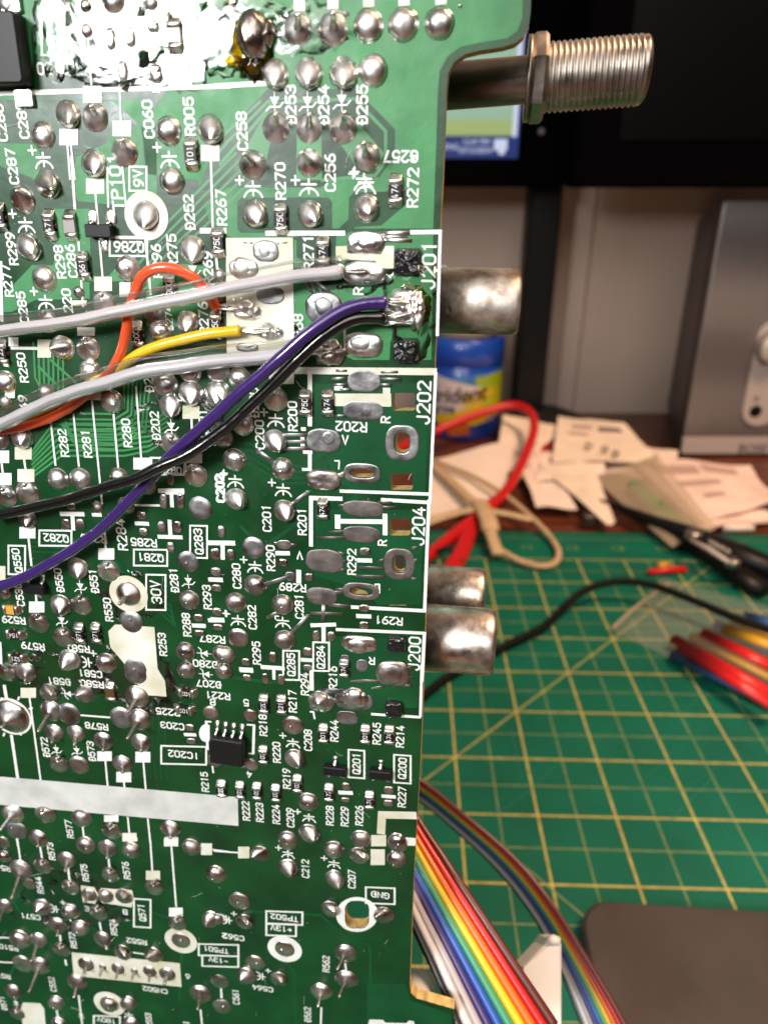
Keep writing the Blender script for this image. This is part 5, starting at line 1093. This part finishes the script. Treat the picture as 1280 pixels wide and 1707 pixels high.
# --- clear bag of heat shrink tubing
sb = thing('zip_bag', 'clear zip bag holding coloured heat shrink tubing on the mat', 'bag')
m = MB(); bagmesh(m, [(1014, 1050, 4), (1104, 962, 5), (1340, 1030, 5), (1300, 1180, 4)], 8, 9); m.build('film', 'bag_clear', sb)
m = MB(); q = [G(x, y, 6.5) for x, y in ((1020, 1048), (1060, 1012), (1116, 972))]; m.tube(spline(q, 6), .9, 0, 8); m.build('zip_edge', 'bag_fog', sb)
TB = [('shrink_blue', 1120, 1090, 1290, 1172, 7, 'blue heat shrink tube lowest at the left of the bag'), ('shrink_red', 1122, 1065, 1300, 1165, 9, 'red heat shrink tube reaching farthest left in the bag'),
      ('shrink_yellow', 1152, 1060, 1300, 1135, 7.5, 'yellow heat shrink tube between two red ones'), ('shrink_red', 1170, 1055, 1300, 1118, 11, 'red heat shrink tube lying on top in the bag'),
      ('shrink_blue', 1192, 1040, 1310, 1095, 9, 'blue heat shrink tube behind the red tubes'), ('shrink_yellow', 1218, 1034, 1320, 1070, 8, 'yellow heat shrink tube at the back of the bag')]
TB += [('shrink_red', 1135, 1078, 1295, 1180, 13, 'red heat shrink tube crossing above the lowest blue one'), ('shrink_yellow', 1205, 1048, 1310, 1085, 13, 'yellow heat shrink tube lying across the blue one'),
       ('shrink_blue', 1238, 1026, 1330, 1052, 11, 'short blue heat shrink tube at the very back of the bag')]
for mt, x0, y0, x1, y1, hh, lb in TB:
    p0, p1 = G(x0, y0, hh-1), G(x1, y1, hh-1); d = (p1-p0).normalized(); rr = []; up = V((0, 0, 1)); sd_ = d.cross(up).normalized(); m = MB()
    for s_2, q in ((3.0, 0.55), (3.0, .9), (0, 1), (None, 1), ):
        pp = p0+d*(s_2 if s_2 is not None and q < .95 else 0) if s_2 is not None else p1
        rr.append([pp+sd_*(3.1*q*math.cos(k*math.pi/10))+up*(2.0*q*math.sin(k*math.pi/10)) for k in range(20)])
    m.rings(rr, 0); tag(m.build('shrink_tube', mt), lb, 'tube', 'heat shrink tubes in the clear bag')
for mt, a, b_, lb in (('shrink_red', (1080, 954), (1142, 949), 'short red tube scrap on the mat near the pliers'), ('shrink_yellow', (1096, 944), (1112, 942), 'tiny yellow tube scrap behind the red scrap')):
    p0, p1 = G(*a, 5), G(*b_, 5); m = MB(); m.tube([p0, (p0+p1)/2+V((0, 0, .5)), p1], 1.7, 0, 12); tag(m.build('tube_scrap', mt), lb, 'tube scrap')

# --- leads and cords on the mat
def cord(name, label, mt, pts, r, cat='cable', n=16, sub=10):
    m = MB(); m.tube(spline([G(*p) for p in pts], sub), r, 0, n); return tag(m.build(name, mt), label, cat)
cord('black_cable', 'black cable humping across the mat behind the round sockets', 'cable_black', [(640, 1205, 5), (700, 1164, 5), (745, 1130, 5), (800, 1098, 5.5), (860, 1068, 6), (905, 1045, 7), (940, 1012, 9), (965, 990, 12), (1000, 974, 14), (1045, 969, 15), (1095, 978, 15), (1160, 1003, 14), (1230, 1032, 13), (1310, 1060, 12)], 1.85)
rl = thing('test_lead', 'bright red rubber test lead looping up behind the board edge', 'test lead')
m = MB(); m.tube(spline([G(x, y, h) for x, y, h in ((640, 760, 14), (710, 726, 18), (760, 704, 24), (815, 684, 30), (855, 676, 33), (882, 686, 32), (890, 712, 28), (878, 752, 22), (855, 800, 16), (828, 835, 12), (770, 880, 9), (715, 925, 8), (650, 980, 7))], 10), 3.3, 0, 18); m.build('lead', 'red_rubber', rl)
m = MB(); m.tube(spline([G(x, y, h) for x, y, h in ((840, 825, 9), (800, 855, 8), (782, 890, 7), (765, 928, 7), (740, 965, 7), (700, 1010, 7))], 8), [3.2+1.6*min(1, i/20) for i in range(41)], 0, 18); m.build('probe_grip', 'red_rubber', rl)
m = MB(); m.tube([G(712, 925, 9), G(745, 912, 10), G(768, 935, 10)], 1.2, 0, 10); m.build('cable_tie', 'plastic_black', rl)
bc = thing('looped_cable', 'beige cord bent in a wide loop, with flat straps tied near the red lead', 'cord')
m = MB(); m.tube(spline([G(x, y, h) for x, y, h in ((690, 752, 8), (735, 772, 10), (790, 795, 12), (840, 825, 12), (880, 858, 10), (912, 890, 7), (930, 918, 6), (925, 938, 5.5), (903, 944, 5.5), (870, 937, 6), (838, 920, 8), (820, 905, 9))], 10), 1.75, 0, 14); m.build('cord_loop', 'beige_cord', bc)
for nm, pts, w_ in (('strap', ((715, 770, 9), (760, 810, 12), (800, 850, 14), (818, 890, 12), (830, 925, 8)), 3.4), ('strap', ((690, 880, 8), (740, 862, 11), (790, 850, 14), (840, 856, 12), (885, 866, 9)), 2.8), ('knot', ((798, 838, 15), (812, 862, 16), (818, 885, 13)), 5.2)):
    m = MB(); m.tube(spline([G(*p) for p in pts], 8), w_, 0, 16, flat=.5); m.build(nm, 'beige_cord', bc)
cord('beige_wire', 'thin beige wire crossing under the straps towards the red lead', 'beige_cord', [(690, 868, 5), (740, 858, 5), (800, 845, 5), (860, 800, 12), (868, 790, 13)], 1.4)

# --- rainbow ribbon cables
def at_depth(px_, py_, z): return CP+ray(px_, py_)*z
def ribbon_cable(label, left, right, sub=14, rw=.66):
    """left / right = (x, y, depth) along the two edges: brown is the right edge, black the left one"""
    o = thing('ribbon_cable', label, 'ribbon cable', group='rainbow ribbon cables'); A = spline([at_depth(*p) for p in left], sub); Bq = spline([at_depth(*p) for p in right], sub)
    for k, (n_, c) in enumerate(RIB):
        u = (k+.5)/10; P = [b*(1-u)+a*u for a, b in zip(A, Bq)]; wd = sum((a-b).length for a, b in zip(A, Bq))/len(A)/10
        m = MB(); m.tube(P, [max(.3, (a-b).length/20*1.08) for a, b in zip(A, Bq)] if rw is None else rw, 0, 12); m.build('conductor', 'rib_'+n_, o)
    return o
ribbon_cable('rainbow ribbon cable closest to the board edge, spread flat and sharp',
             [(560, 1290, 128), (630, 1420, 122), (690, 1555, 117), (720, 1620, 114.5), (748, 1690, 112), (790, 1790, 108)],
             [(640, 1240, 132), (690, 1345, 127), (745, 1430, 122), (800, 1512, 118), (866, 1610, 113.5), (930, 1705, 110), (985, 1790, 107)], rw=None)
ribbon_cable('rainbow ribbon cable arching away behind, standing on its edge over the mat',
             [(600, 1290, 172), (690, 1330, 170), (760, 1385, 168), (830, 1452, 165), (890, 1530, 160), (930, 1610, 155), (965, 1700, 150), (990, 1780, 146)],
             [(620, 1250, 166), (700, 1298, 164), (780, 1362, 162), (860, 1432, 158), (920, 1505, 153), (975, 1590, 148), (1035, 1690, 143), (1080, 1780, 139)], rw=None)

# --- white plastic clip and grey slab
w0 = [at_depth(*p) for p in ((913, 1563, 131), (931, 1562, 131), (936, 1572, 131), (936, 1740, 123), (850, 1740, 123), (872, 1612, 129), (906, 1575, 131))]
m = MB(); nrm = (w0[2]-w0[0]).cross(w0[4]-w0[0]).normalized()
if nrm.dot(FW) < 0: nrm = -nrm
cen = sum(w0, V((0, 0, 0)))/len(w0)
m.rings([[cen+(p-cen)*.965 for p in w0][::-1], [p+nrm*.8 for p in w0][::-1], [p+nrm*5 for p in w0][::-1]], 0, smooth=False); wd = thing('plastic_clip', 'white plastic wedge shaped clip standing between the two ribbon cables', 'clip'); m.build('wedge', 'white_body', wd)
m = MB(); m.tube([at_depth(913, 1570, 131), at_depth(922, 1567, 131), at_depth(932, 1569, 131)], [.75, .95, .75], 0, 12); m.build('rounded_tip', 'white_body', wd)
HS = 9.0
a, b_, c = G(962, 1497, HS), G(1300, 1518, HS), G(985, 1760, HS)
ux = (b_-a).normalized(); uy = V((ux.y, -ux.x, 0))
pts = []
Wl, Dl, rad = 200, 130, 9
for cx_, cy_, an in ((Wl-rad, Dl-rad, 0), (rad, Dl-rad, 90), (rad, rad, 180), (Wl-rad, rad, 270)): pts += arc(cx_, cy_, rad, an, an+90, 8)
def slp(u, v, z): p = a+ux*u+uy*v; return V((p.x, p.y, z))
m = MB(); m.rings([[slp(u, v, zz) for u, v in (pts[::-1] if True else pts)] if q == 1 else [slp(Wl/2+(u-Wl/2)*.992, Dl/2+(v-Dl/2)*.988, zz) for u, v in pts[::-1]] for q, zz in ((1, 3.2), (1, HS-.8), (0, HS))], 0, smooth=False)
tag(m.build('grey_slab', 'slab'), 'flat dark grey slab with rounded corner at the lower right of the mat', 'slab')
